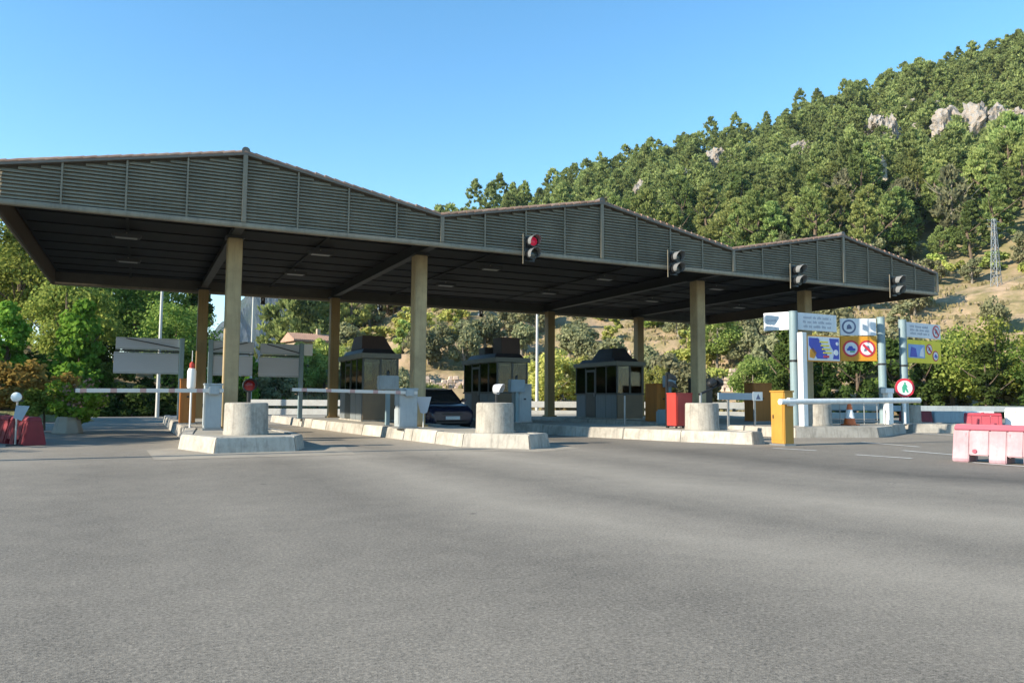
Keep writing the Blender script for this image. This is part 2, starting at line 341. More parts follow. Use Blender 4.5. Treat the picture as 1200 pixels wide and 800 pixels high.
# ------------------------------------------------------------------ mesh helpers
class MB:
    def __init__(s): s.v = []; s.f = []
    def add(s, vs, fs):
        o = len(s.v); s.v += [tuple(v) for v in vs]; s.f += [tuple(i + o for i in f) for f in fs]; return s
    def box(s, x0, x1, y0, y1, z0, z1):
        return s.add([(x0, y0, z0), (x1, y0, z0), (x1, y1, z0), (x0, y1, z0), (x0, y0, z1), (x1, y0, z1), (x1, y1, z1), (x0, y1, z1)],
                     [(3, 2, 1, 0), (4, 5, 6, 7), (0, 1, 5, 4), (1, 2, 6, 5), (2, 3, 7, 6), (3, 0, 4, 7)])
    def obox(s, a, b, w, h):                       # bar from a to b, width w (horizontal), height h
        a, b = Vector(a), Vector(b); d = (b - a).normalized()
        ref = Vector((0, 0, 1)) if abs(d.z) < .95 else Vector((1, 0, 0))
        r = d.cross(ref).normalized() * w / 2; u = r.cross(d).normalized() * h / 2
        vs = [a - r - u, a + r - u, a + r + u, a - r + u, b - r - u, b + r - u, b + r + u, b - r + u]
        return s.add(vs, [(0, 1, 2, 3), (7, 6, 5, 4), (1, 0, 4, 5), (2, 1, 5, 6), (3, 2, 6, 7), (0, 3, 7, 4)])
    def prism(s, poly, z0, z1, top=None):          # polygon (CCW) in XY
        n = len(poly); tp = top or poly
        vs = [(x, y, z0) for x, y in poly] + [(x, y, z1) for x, y in tp]
        return s.add(vs, [tuple(reversed(range(n))), tuple(range(n, 2 * n))] + [(i, (i + 1) % n, n + (i + 1) % n, n + i) for i in range(n)])
    def prism_y(s, poly, y0, y1):                  # polygon in XZ extruded along Y
        n = len(poly)
        vs = [(x, y0, z) for x, z in poly] + [(x, y1, z) for x, z in poly]
        return s.add(vs, [tuple(range(n)), tuple(reversed(range(n, 2 * n)))] + [((i + 1) % n, i, n + i, n + (i + 1) % n) for i in range(n)])
    def prism_x(s, poly, x0, x1):                  # polygon in YZ extruded along X
        n = len(poly)
        vs = [(x0, y, z) for y, z in poly] + [(x1, y, z) for y, z in poly]
        return s.add(vs, [tuple(reversed(range(n))), tuple(range(n, 2 * n))] + [(i, (i + 1) % n, n + (i + 1) % n, n + i) for i in range(n)])
    def tube(s, pts, rad, n=10, cap=True):
        pts = [Vector(p) for p in pts]; o = len(s.v); k = len(pts)
        rad = rad if isinstance(rad, (list, tuple)) else [rad] * k
        for i, p in enumerate(pts):
            d = (pts[min(i + 1, k - 1)] - pts[max(i - 1, 0)]).normalized()
            ref = Vector((0, 0, 1)) if abs(d.z) < .9 else Vector((0, 1, 0))
            a = d.cross(ref).normalized(); b = d.cross(a)
            for j in range(n):
                t = 2 * math.pi * j / n
                s.v.append(tuple(p + (a * math.cos(t) + b * math.sin(t)) * rad[i]))
        for i in range(k - 1):
            for j in range(n):
                s.f.append((o + i * n + j, o + i * n + (j + 1) % n, o + (i + 1) * n + (j + 1) % n, o + (i + 1) * n + j))
        if cap:
            s.f.append(tuple(o + j for j in reversed(range(n)))); s.f.append(tuple(o + (k - 1) * n + j for j in range(n)))
        return s
    def lathe(s, prof, cx=0, cy=0, n=24, a0=0, a1=2 * math.pi):
        o = len(s.v); full = abs(a1 - a0 - 2 * math.pi) < 1e-6; m = n if full else n + 1
        for r, z in prof:
            for j in range(m):
                t = a0 + (a1 - a0) * j / n; s.v.append((cx + r * math.cos(t), cy + r * math.sin(t), z))
        for i in range(len(prof) - 1):
            for j in range(n):
                j2 = (j + 1) % m
                s.f.append((o + i * m + j, o + i * m + j2, o + (i + 1) * m + j2, o + (i + 1) * m + j))
        if full:
            s.f.append(tuple(o + j for j in reversed(range(m)))); s.f.append(tuple(o + (len(prof) - 1) * m + j for j in range(m)))
        return s
    def disc(s, c, nrm, r0, r1, t, n=24):          # flat ring (or disc if r0==0) of thickness t facing nrm
        c = Vector(c); nrm = Vector(nrm).normalized(); a = nrm.cross(Vector((0, 0, 1))).normalized(); b = nrm.cross(a)
        P = lambda r, h, j: tuple(c + nrm * h + (a * math.cos(2 * math.pi * j / n) + b * math.sin(2 * math.pi * j / n)) * r)
        o = len(s.v)
        if r0 == 0:
            s.v += [P(r1, 0, j) for j in range(n)] + [P(r1, t, j) for j in range(n)]
            s.f += [tuple(o + j for j in range(n)), tuple(o + n + j for j in reversed(range(n)))]
            s.f += [(o + (j + 1) % n, o + j, o + n + j, o + n + (j + 1) % n) for j in range(n)]
        else:
            for r, h in ((r0, 0), (r1, 0), (r1, t), (r0, t)): s.v += [P(r, h, j) for j in range(n)]
            for q in range(4):
                for j in range(n):
                    q2 = (q + 1) % 4
                    s.f.append((o + q * n + j, o + q * n + (j + 1) % n, o + q2 * n + (j + 1) % n, o + q2 * n + j))
        return s
    def mesh(s, name, m, bev=0.0, smooth=False, seg=2):
        me = bpy.data.meshes.new(name); me.from_pydata(s.v, [], s.f); me.update()
        bm = bmesh.new(); bm.from_mesh(me)
        bmesh.ops.recalc_face_normals(bm, faces=bm.faces)
        if bev:
            ed = [e for e in bm.edges if len(e.link_faces) == 2 and e.calc_face_angle(0) > R(35)]
            bmesh.ops.bevel(bm, geom=ed, offset=bev, segments=seg, affect='EDGES', clamp_overlap=True)
        bm.to_mesh(me); bm.free()
        if smooth:
            me.shade_smooth()
            try: me.set_sharp_from_angle(angle=R(38))
            except Exception: pass
        me.materials.append(M[m] if isinstance(m, str) else m)
        return me
    def build(s, name, m, parent=None, loc=None, bev=0.0, smooth=False, seg=2):
        return put(name, s.mesh(name, m, bev, smooth, seg), parent, loc)

def put(name, me, parent=None, loc=None, rz=0.0):
    o = bpy.data.objects.new(name, me); COL.objects.link(o)
    if parent: o.parent = parent
    if loc is not None: o.location = loc
    if rz: o.rotation_euler.z = rz
    return o
def tag(o, label, cat, group=None, kind=None):
    o['label'] = label; o['category'] = cat
    if group: o['group'] = group
    if kind: o['kind'] = kind
    return o
def thing(name, label, cat, loc=(0, 0, 0), rz=0.0, group=None):
    o = bpy.data.objects.new(name, None); COL.objects.link(o)
    o.location = loc; o.rotation_euler.z = rz; o.empty_display_size = .2
    return tag(o, label, cat, group)
def struct(o, label=None):
    o['kind'] = 'structure'
    if label: o['label'] = label
    return o
def copy_tree(o, parent=None):
    c = o.copy(); COL.objects.link(c); c.parent = parent
    for ch in list(o.children): copy_tree(ch, c)
    return c

# ------------------------------------------------------------------ value noise (numpy)
_rs = np.random.RandomState(3)
_tab = _rs.rand(256, 256)
def vnoise(x, y):
    xi = np.floor(x).astype(int); yi = np.floor(y).astype(int); fx = x - xi; fy = y - yi
    fx = fx * fx * (3 - 2 * fx); fy = fy * fy * (3 - 2 * fy)
    g = lambda a, b: _tab[a % 256, b % 256]
    return (g(xi, yi) * (1 - fx) + g(xi + 1, yi) * fx) * (1 - fy) + (g(xi, yi + 1) * (1 - fx) + g(xi + 1, yi + 1) * fx) * fy
def fbm(x, y, o=5):
    t = 0; a = 1; s = 0
    for i in range(o): t = t + a * vnoise(x * 2 ** i + 17.3 * i, y * 2 ** i + 9.1 * i); s += a; a *= .5
    return t / s - .5

# ------------------------------------------------------------------ terrain
# azimuth from +Y (deg), foot radius, ridge radius, ridge height
TER = np.array([(-100, 50, 66, 3.5), (-60, 48, 64, 4.5), (-8, 48, 62, 4.8), (2, 51, 66, 3.6), (5, 56, 80, 2.6), (8, 60, 110, 3.0),
    (9.7, 62, 140, 7), (12, 64, 165, 15), (15.7, 64, 195, 30), (20.7, 64, 235, 53), (25.9, 62, 255, 61), (28, 62, 262, 63), (30.3, 60, 275, 76), (34.4, 60, 290, 86),
    (40.3, 60, 305, 98), (45.9, 60, 315, 107), (51.3, 62, 325, 117), (55, 64, 335, 126), (60.5, 66, 340, 129), (70, 70, 345, 122), (90, 75, 345, 100), (120, 80, 340, 50)], float)
def height(x, y, detail=True):
    x = np.asarray(x, float); y = np.asarray(y, float)
    az = np.degrees(np.arctan2(x, y)); r = np.hypot(x, y)
    r0 = np.interp(az, TER[:, 0], TER[:, 1]); r1 = np.interp(az, TER[:, 0], TER[:, 2]); H = np.interp(az, TER[:, 0], TER[:, 3])
    s = (r - r0) / (r1 - r0); sc = np.clip(s, 0, 1)
    h = H * sc ** 1.28
    h = np.where(s > 1, H * (1 - .25 * np.clip(s - 1, 0, 1.5)), h)
    amp = np.clip(sc * 3, 0, 1) * np.clip(H / 40, .05, 1)
    if detail:
        h = h + amp * (fbm(x / 38, y / 38) * 11 + fbm(x / 11, y / 11, 3) * 3.0) * np.where(s > .95, .5, 1)
        # old terraces on the lower slope
        tw = np.clip((r - r0) / 12, 0, 1) * np.clip((r0 + 62 - r) / 20, 0, 1) * np.clip((az - 10) / 6, 0, 1)
        st = 2.2; q = h / st; fq = q - np.floor(q)
        h = h * (1 - .75 * tw) + .75 * tw * st * (np.floor(q) + np.clip((fq - .72) / .28, 0, 1))
    return np.where(s <= 0, -.4, h - .4 * np.clip(1 - sc * 12, 0, 1))
def pol(az, r): return r * math.sin(R(az)), r * math.cos(R(az))
def hz(x, y): return float(height(np.array([x]), np.array([y]))[0])

def grid_mesh(name, X, Y, Z, m, smooth=True):
    a, b = X.shape
    vs = np.stack([X, Y, Z], -1).reshape(-1, 3)
    idx = np.arange(a * b).reshape(a, b)
    f = np.stack([idx[:-1, :-1], idx[:-1, 1:], idx[1:, 1:], idx[1:, :-1]], -1).reshape(-1, 4)
    me = bpy.data.meshes.new(name); me.from_pydata(vs.tolist(), [], f.tolist()); me.update()
    bm = bmesh.new(); bm.from_mesh(me); bmesh.ops.recalc_face_normals(bm, faces=bm.faces); bm.to_mesh(me); bm.free()
    if smooth: me.shade_smooth()
    me.materials.append(M[m]); return me

A_, R_ = np.meshgrid(np.radians(np.arange(-70, 100.1, .42)), np.concatenate([np.arange(46, 130, 1.3), np.arange(130, 620, 3.5)]), indexing='ij')
X_, Y_ = R_ * np.sin(A_), R_ * np.cos(A_)
struct(put('wooded_hill', grid_mesh('wooded_hill', X_, Y_, height(X_, Y_), 'hill')), 'steep wooded hillside rising behind the toll canopy')
struct(MB().add([(-6000, -6000, -.06), (6000, -6000, -.06), (6000, 6000, -.06), (-6000, 6000, -.06)], [(0, 1, 2, 3)]).build('ground', 'plain'))
road = [(-26, -30), (60, -30), (62, 24), (46, 36), (30, 46), (10, 56), (-30, 58)]
rv = MB(); n_ = len(road)
rv.add([(x, y, 0) for x, y in road], [tuple(range(n_))])
struct(rv.build('road', 'asphalt'), 'worn grey asphalt forecourt of the toll plaza')

# far craggy mountain beyond the valley
u_, w_ = np.meshgrid(np.linspace(-25, 420, 110), np.concatenate([np.linspace(-20, 100, 40), np.linspace(120, 700, 25)]), indexing='ij')
Hm = np.interp(u_, [-25, -2, 6, 28, 50, 75, 120, 200, 300, 420], [0, 95, 185, 212, 236, 272, 340, 385, 300, 120])
Hm = Hm * np.where(w_ < 80, np.clip((w_ + 20) / 100, 0, 1) ** .7, np.clip(1 - (w_ - 80) / 640, 0, 1))
Hm = Hm + (fbm(u_ / 22, w_ / 60) * 60 + fbm(u_ / 8, w_ / 20, 3) * 18) * np.clip(Hm / 120, 0, 1)
x_ = 207 + .95 * u_ - .31 * w_ + fbm(u_ / 14 + 5, Hm / 40) * 26; y_ = 1889 + .31 * u_ + .95 * w_; z_ = Hm - 5
struct(put('mountain', grid_mesh('mountain', x_, y_, z_, 'mountain', False)), 'distant craggy rock peak fading blue')

# ------------------------------------------------------------------ road markings and aprons
def sheet(name, poly, m, z):
    v = MB(); v.add([(x, y, z) for x, y in poly], [tuple(range(len(poly)))])
    return struct(v.build(name, m))
def strip(a, b, w):
    a, b = Vector(a), Vector(b); d = (b - a).normalized(); n = Vector((-d.y, d.x)) * w / 2
    return [tuple(a + n), tuple(b + n), tuple(b - n), tuple(a - n)]
for a, b in [((13.35, 13.55), (13.62, 12.5)), ((13.38, 11.25), (13.55, 10.1)), ((15.55, 11.8), (15.32, 10.4)), ((13.72, 9.0), (13.85, 5.0)), ((17.6, 14.6), (17.2, 12.6)), ((24.6, 18.4), (24.2, 16.4))]:
    sheet('road_marking', strip(a, b, .13), 'markings', .008)
sheet('apron', [(.3, 14.9), (3.9, 15.0), (4.3, 17.6), (3.45, 17.9), (3.1, 16.4), (1.3, 16.3), (.7, 18.2), (.2, 17.8)], 'apron', .004)
sheet('apron', [(6.0, 15.6), (7.6, 14.4), (9.0, 15.0), (9.4, 17.6), (8.7, 19.0), (8.85, 16.2), (7.9, 15.1), (6.7, 16.5)], 'apron', .004)

# ------------------------------------------------------------------ traffic islands
IH = .308
def island(name, label, poly, joints):
    t = thing(name, label, 'traffic island', (poly[0][0], poly[0][1], 0))
    ox, oy = poly[0]
    P = [(x - ox, y - oy) for x, y in poly]
    # kerb stones: each a battered block laid along the edge, short joint between
    c = Vector((sum(p[0] for p in P) / len(P), sum(p[1] for p in P) / len(P)))
    def inset(d):
        out = []
        for i in range(len(P)):
            p0, p1, p2 = Vector(P[i - 1]), Vector(P[i]), Vector(P[(i + 1) % len(P)])
            d1 = (p1 - p0).normalized(); d2 = (p2 - p1).normalized()
            n1 = Vector((-d1.y, d1.x)); n2 = Vector((-d2.y, d2.x))
            bis = (n1 + n2).normalized(); k = d / max(.35, bis.dot(n1)); out.append(p1 + bis * k)
        return out
    oi = [Vector(p) for p in P]; ot = inset(.06); it = inset(.30); ib = inset(.26)
    rnd = random.Random(len(name) + len(P) + int(poly[0][0] * 10))
    for i in range(len(P)):
        j = (i + 1) % len(P)
        L = (oi[j] - oi[i]).length; k = max(1, int(round(L / joints)))
        for q in range(k):
            g = .006 / L if k > 1 else 0
            a, b = q / k + (g if q else 0), (q + 1) / k - (g if q < k - 1 else 0)
            lf = lambda A, B, u: A + (B - A) * u
            dz = rnd.uniform(-.012, .010)
            pts = []
            for u in (a, b):
                p, pt, pi, pb = lf(oi[i], oi[j], u), lf(ot[i], ot[j], u), lf(it[i], it[j], u), lf(ib[i], ib[j], u)
                pts += [(p.x, p.y, -.02), (pt.x, pt.y, IH + dz), (pi.x, pi.y, IH + dz), (pb.x, pb.y, -.02)]
            m = MB(); m.add(pts, [(0, 1, 2, 3), (7, 6, 5, 4), (0, 4, 5, 1), (1, 5, 6, 2), (2, 6, 7, 3), (3, 7, 4, 0)])
            m.build('kerb_stone', 'kerb', t, bev=.018)
    s = MB(); s.prism([tuple(p) for p in inset(.31)], -.02, IH - .012); s.build('slab', 'slab', t)
    return t
ISL = {
 'A': [(3.3, 37), (1.0, 37), (1.0, 27), (1.1, 21.5), (.80, 18.0), (1.38, 16.2), (3.0, 16.35), (3.35, 17.3)],
 'B': [(8.5, 37), (5.55, 37), (5.62, 33), (6.0, 25), (6.5, 19.4), (6.75, 16.5), (7.85, 15.2), (8.75, 15.9), (8.7, 19), (8.5, 26)],
 'C': [(14.0, 37), (11.3, 37), (11.4, 28), (11.85, 20.2), (13.05, 16.55), (13.95, 14.8), (14.5, 14.95), (14.95, 17), (14.3, 22)],
 'D': [(24.6, 37), (16.5, 37), (16.6, 27), (17.1, 20.8), (17.8, 17.1), (20.5, 16.35), (24.6, 18.5), (24.7, 24)],
 'E': [(28.3, 37), (25.2, 37), (24.95, 19.6), (24.9, 18.5), (26.3, 17.4), (27.9, 18.2), (28.3, 22)]}
LBL = {'A': 'leftmost concrete island with one round bollard at its blunt nose', 'B': 'long concrete island under the second yellow column from the left',
       'C': 'concrete island ending at the yellow barrier cabinet', 'D': 'wide concrete island behind the yellow cabinet carrying the big signs',
       'E': 'rightmost concrete island beside the round red ringed sign'}
for k, p in ISL.items(): island('traffic_island', LBL[k], p, 1.9)

# concrete bollards (pipe rings filled with concrete)
def bollard(x, y, r, h, label):
    m = MB(); b = .05
    m.lathe([(r * 1.03, 0), (r * 1.03, .06), (r, .08), (r * .985, h - b), (r * .965, h - .015), (r * .92, h), (r * .55, h + .004)], n=40)
    o = m.build('concrete_bollard', 'concrete', None, (x, y, IH - .012), smooth=True)
    return tag(o, label, 'bollard', 'round concrete bollards on the island noses')
bollard(2.17, 17.85, 0.465, .695, 'round concrete bollard on the leftmost island, red signal lamp on it')
bollard(7.80, 16.97, 0.46, .72, 'pale round concrete bollard on the second island, whitish lamp on it')
bollard(14.04, 16.85, 0.46, .735, 'round concrete bollard right of the red box')
bollard(20.35, 18.7, 0.53, .71, 'wide round concrete bollard behind the long white barrier arm')
bollard(26.9, 20.0, 0.33, .68, 'small round concrete bollard right of the round red ringed sign')

# ------------------------------------------------------------------ the toll canopy
X0, W = -3.004, 10.332
YF, YB = 19.563, 32.93
HB, HV, HP = 5.245, 6.098, 7.08
canopy = thing('toll_canopy', 'long dark grey toll canopy of three low gables on ochre columns', 'canopy', (X0 + 1.5 * W, 26, 0))
CL = canopy.location
def cp(name, mb, m, bev=0.0, parent=None, smooth=False):
    me = mb.mesh(name, m, bev, smooth)
    me.transform(Matrix.Translation((-CL[0], -CL[1], 0)))
    return put(name, me, parent or canopy)
def slope(x):
    t = ((x - X0) / W) % 1.0
    return HV + (HP - HV) * (1 - abs(t - .5) * 2)
COLX = [X0 + W * t for t in (.5, 1, 2, 2.5)]
for x in COLX:
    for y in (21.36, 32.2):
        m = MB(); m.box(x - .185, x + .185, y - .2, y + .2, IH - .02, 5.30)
        c = cp('column', m, 'column_skylit' if y < 25 else 'column', .02)
        m = MB(); m.box(x - .24, x + .24, y - .26, y + .26, 5.302, 5.36); cp('capital', m, 'beam', .01, c)
        m = MB(); m.box(x - .25, x + .25, y - .27, y + .27, IH - .015, IH + .05); cp('base_plate', m, 'column', .012, c)
# ceiling, beams, purlins
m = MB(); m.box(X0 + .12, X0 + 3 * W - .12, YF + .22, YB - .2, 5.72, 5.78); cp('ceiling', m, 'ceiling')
for t in (.5, 1, 2, 2.5):
    x = X0 + W * t
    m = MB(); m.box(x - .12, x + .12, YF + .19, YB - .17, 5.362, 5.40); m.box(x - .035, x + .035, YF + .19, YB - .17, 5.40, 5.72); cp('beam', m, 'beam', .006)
for i in range(9):
    y = YF + 1.1 + i * 1.42
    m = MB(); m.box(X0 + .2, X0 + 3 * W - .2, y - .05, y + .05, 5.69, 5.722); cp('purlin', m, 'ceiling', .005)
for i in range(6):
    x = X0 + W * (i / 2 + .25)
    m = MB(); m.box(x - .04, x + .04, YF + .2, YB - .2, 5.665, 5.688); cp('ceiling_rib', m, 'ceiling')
# louvred fascias (front and back), gutters, mullions
NB = 24; BW = 3 * W / NB
PITCH_S = .0825
for side, y, dy in (('front', YF, -1), ('back', YB, 1)):
    m = MB()
    poly = [(X0, HB + .1), (X0 + 3 * W, HB + .1)] + [(X0 + W * t, HP - .03 if t % 1 else HV - .03) for t in (3, 2.5, 2, 1.5, 1, .5, 0)]
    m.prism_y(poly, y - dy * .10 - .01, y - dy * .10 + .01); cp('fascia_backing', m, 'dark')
    m = MB(); m.prism_x([(y - .07, HB), (y + .07, HB), (y + .08, HB + .05), (y + .07, HB + .125), (y - .07, HB + .125), (y - .08, HB + .05)], X0 - .02, X0 + 3 * W + .02); cp('gutter', m, 'gutter', .01)
    for g in range(6):
        xa, xb = X0 + W * g / 2, X0 + W * (g + 1) / 2
        k = 0
        while side == 'front' or k < 1:
            z = HB + .165 + k * PITCH_S
            hl = [x for x in np.linspace(xa, xb, 241) if slope(x) - .05 > z + .06]
            if len(hl) < 8: break
            x0, x1 = max(hl[0], xa + .01), min(hl[-1], xb - .01)
            if slope(xa + .01) - .05 > z + .06: x0 = xa + .008
            if slope(xb - .01) - .05 > z + .06: x1 = xb - .008
            m = MB()
            jz = random.uniform(-.004, .004)
            m.prism_x([(y + dy * .028, z - .012 + jz), (y + dy * .034, z - .006 + jz), (y - dy * .043, z + .074 + jz), (y - dy * .049, z + .068 + jz)], x0, x1)
            cp('slat', m, 'slat')
            k += 1
            if side == 'back': break
        if side == 'back':
            q = [(xa + .02, HB + .13), (xb - .02, HB + .13), (xb - .02, slope(xb - .021) - .06), (xa + .02, slope(xa + .021) - .06)]
            m = MB(); m.prism_y(q, y - .03, y + .03); cp('back_panel', m, 'slat')
    if side == 'front':
        for i in range(NB + 1):
            x = X0 + BW * i
            xx = min(max(x, X0 + .03), X0 + 3 * W - .03)
            zt = slope(xx) if i % 8 else HV
            big = i % 4 == 0
            w = .055 if big else .022
            m = MB(); m.box(xx - w, xx + w, y - (.095 if big else .062), y - .03, HB + .127, zt - (.0 if big else .03)); cp('mullion', m, 'mullion', .006)
    # verge boards and roof edge
    for g in range(6):
        xa, xb = X0 + W * g / 2, X0 + W * (g + 1) / 2
        za, zb = (HV, HP) if g % 2 == 0 else (HP, HV)
        m = MB(); m.prism_y([(xa, za - .032), (xb, zb - .032), (xb, zb + .018), (xa, za + .018)], y - .10, y + .09)
        cp('verge_board', m, 'verge')
        nt = 21
        if side == 'front':
            up_ = (g % 2 == 0)
            for i in range(nt):
                u = (i + .5) / nt
                x = xa + (xb - xa) * u; z = za + (zb - za) * u
                sl_ = (zb - za) / (xb - xa); L = (xb - xa) / nt
                m = MB()
                lift = .028 if up_ else .012
                a = Vector((x - L * .62, y, z - sl_ * L * .62 + .035 + (0 if up_ else lift)))
                b = Vector((x + L * .5, y, z + sl_ * L * .5 + .035 + (lift if up_ else 0)))
                m.tube([a + Vector((0, -.03, 0)), b + Vector((0, -.03, 0))], [.062 + random.uniform(-.006, .012), .05], n=8)
                cp('verge_tile', m, 'rooftile', smooth=True)
        if side == 'front':
            m = MB(); m.prism_y([(xa, za - .02), (xb, zb - .02), (xb, zb + .035), (xa, za + .035)], YF + .10, YB - .10); cp('roof', m, 'rooftile')
            # pan and cover tile rows give the roof its relief
            m = MB()
            for i in range(21):
                u = (i + .5) / 21; x = xa + (xb - xa) * u; z = za + (zb - za) * u + .045
                m.tube([(x, YF + .1, z), (x, YB - .1, z)], .07, n=6, cap=False)
            r = cp('tile_rows', m, 'rooftile'); r['kind'] = 'stuff'
for t in (.5, 1.5, 2.5):                          # finial caps on the three ridges
    x = X0 + W * t
    m = MB(); m.tube([(x, YF - .09, HP + .07), (x, YB, HP + .07)], .10, n=10); cp('ridge_cap', m, 'verge', smooth=True)
for x, s_ in ((X0, 1), (X0 + 3 * W, -1)):         # end fascias
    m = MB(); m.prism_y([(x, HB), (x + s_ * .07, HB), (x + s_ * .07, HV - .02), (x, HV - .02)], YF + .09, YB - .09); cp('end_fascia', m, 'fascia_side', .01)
    m = MB(); m.box(min(x, x - s_ * .06), max(x, x - s_ * .06), YF + .09, YB - .09, HB + .002, HB + .12); cp('end_gutter', m, 'gutter', .01)

# ceiling lamps
lm = MB(); lm.prism([(-.34, -.16), (.34, -.16), (.34, .16), (-.34, .16)], 0, .09, [(-.38, -.2), (.38, -.2), (.38, .2), (-.38, .2)])
l0 = None
for i, x in enumerate((-.45, 4.85, 10.55, 15.1, 20.3, 25.3)):
    for y in (23.4, 27.6):
        if l0 is None:
            l0 = thing('ceiling_lamp', '', 'lamp', (x, y, 5.46), group='flat lamps under the canopy ceiling'); lo = l0
            lm.build('housing', 'beam', l0, bev=.01)
            MB().box(-.27, .27, -.11, .11, -.012, -.001).build('diffuser', 'lampglass', l0)
            MB().box(-.015, .015, -.015, .015, .09, .15).build('stem', 'gutter', l0)
        else:
            lo = copy_tree(l0); lo.location = (x, y, 5.46)
        lo['label'] = '%s flat ceiling lamp over the %s' % ('front' if y < 25 else 'rear', ['leftmost lane', 'lane right of the leftmost column', 'lane of the dark blue car', 'lane left of the middle column row', 'lane right of the middle column row', 'rightmost lane'][i])

# traffic lights on the fascia
def half_visor(r, L, n=14):                        # hood: open underneath, pointing to -Y
    m = MB(); o = []
    for j in range(n + 1):
        t = R(-35) + R(250) * j / n
        o.append((math.cos(t), math.sin(t)))
    for rr in (r, r - .008):
        for k, (c, s) in enumerate(o): m.v.append((rr * c, 0, rr * s))
        for k, (c, s) in enumerate(o):
            cut = L * (0.45 + 0.55 * max(0, (s + .6) / 1.6)); m.v.append((rr * c, -cut, rr * s))
    q = n + 1
    for j in range(n):
        m.f.append((j, j + 1, q + j + 1, q + j)); m.f.append((2 * q + j + 1, 2 * q + j, 3 * q + j, 3 * q + j + 1))
        m.f.append((q + j, q + j + 1, 3 * q + j + 1, 3 * q + j)); m.f.append((j + 1, j, 2 * q + j, 2 * q + j + 1))
    m.f.append((0, q, 3 * q, 2 * q)); m.f.append((n, 2 * q + n, 3 * q + n, q + n))
    return m
def traffic_light(x, y, z, rz, label, lit, sc=1.0, rear=False):
    t = thing('traffic_light', label, 'traffic light', (x, y, z), rz, 'lane lights under the back edge of the canopy' if rear else 'two lamp lane lights on the front fascia')
    t.scale = (sc * .94,) * 3
    MB().box(-.16, .16, .09, .105, .0, .78).build('backing_board', 'black', t, bev=.004)
    MB().box(-.24, -.215, .085, .11, -.08, .84).build('bracket', 'mullion', t)
    MB().box(-.03, .03, .106, .20, .3, .5).build('mount', 'galv', t)
    for zc, top in ((.59, 1), (.20, 0)):
        h = MB(); h.lathe([(.05, -.08), (.13, -.06), (.165, 0), (.165, .12)], n=20)
        me = h.mesh('lamp_body', 'black', smooth=True); me.transform(Matrix.Rotation(R(90), 4, 'X')); me.transform(Matrix.Translation((0, 0, zc)))
        b = put('lamp_body', me, t)
        l = MB(); l.lathe([(.002, .03), (.07, .026), (.12, .012), (.145, 0)], n=20)
        me = l.mesh('lens', ('red_lens' if lit and top else 'dark_lens'), smooth=True); me.transform(Matrix.Rotation(R(90), 4, 'X')); me.transform(Matrix.Translation((0, -.115, zc)))
        put('lens', me, b)
        me = half_visor(.172, .30).mesh('hood', 'hood', smooth=True); me.transform(Matrix.Translation((0, -.105, zc))); put('hood', me, b)
    return t
for x, lab, lit in ((9.95, 'black lane light on the middle gable with its red lamp lit', True), (15.05, 'black unlit lane light near the right end of the middle gable', False),
                    (20.25, 'black unlit lane light on the left slope of the rightmost gable', False), (25.25, 'black unlit lane light near the right end of the canopy', False)):
    traffic_light(x, YF - .32, 5.03, 0, lab, lit)
for x, lab in ((4.55, 'small black lane light hanging at the back edge left of the distant peak'), (9.6, 'small black lane light hanging at the back edge above the leftmost booth'),
               (14.5, 'small black lane light hanging at the back edge above the middle booth')):
    traffic_light(x, YB + .3, 4.98, math.pi, lab, False, .55, True)

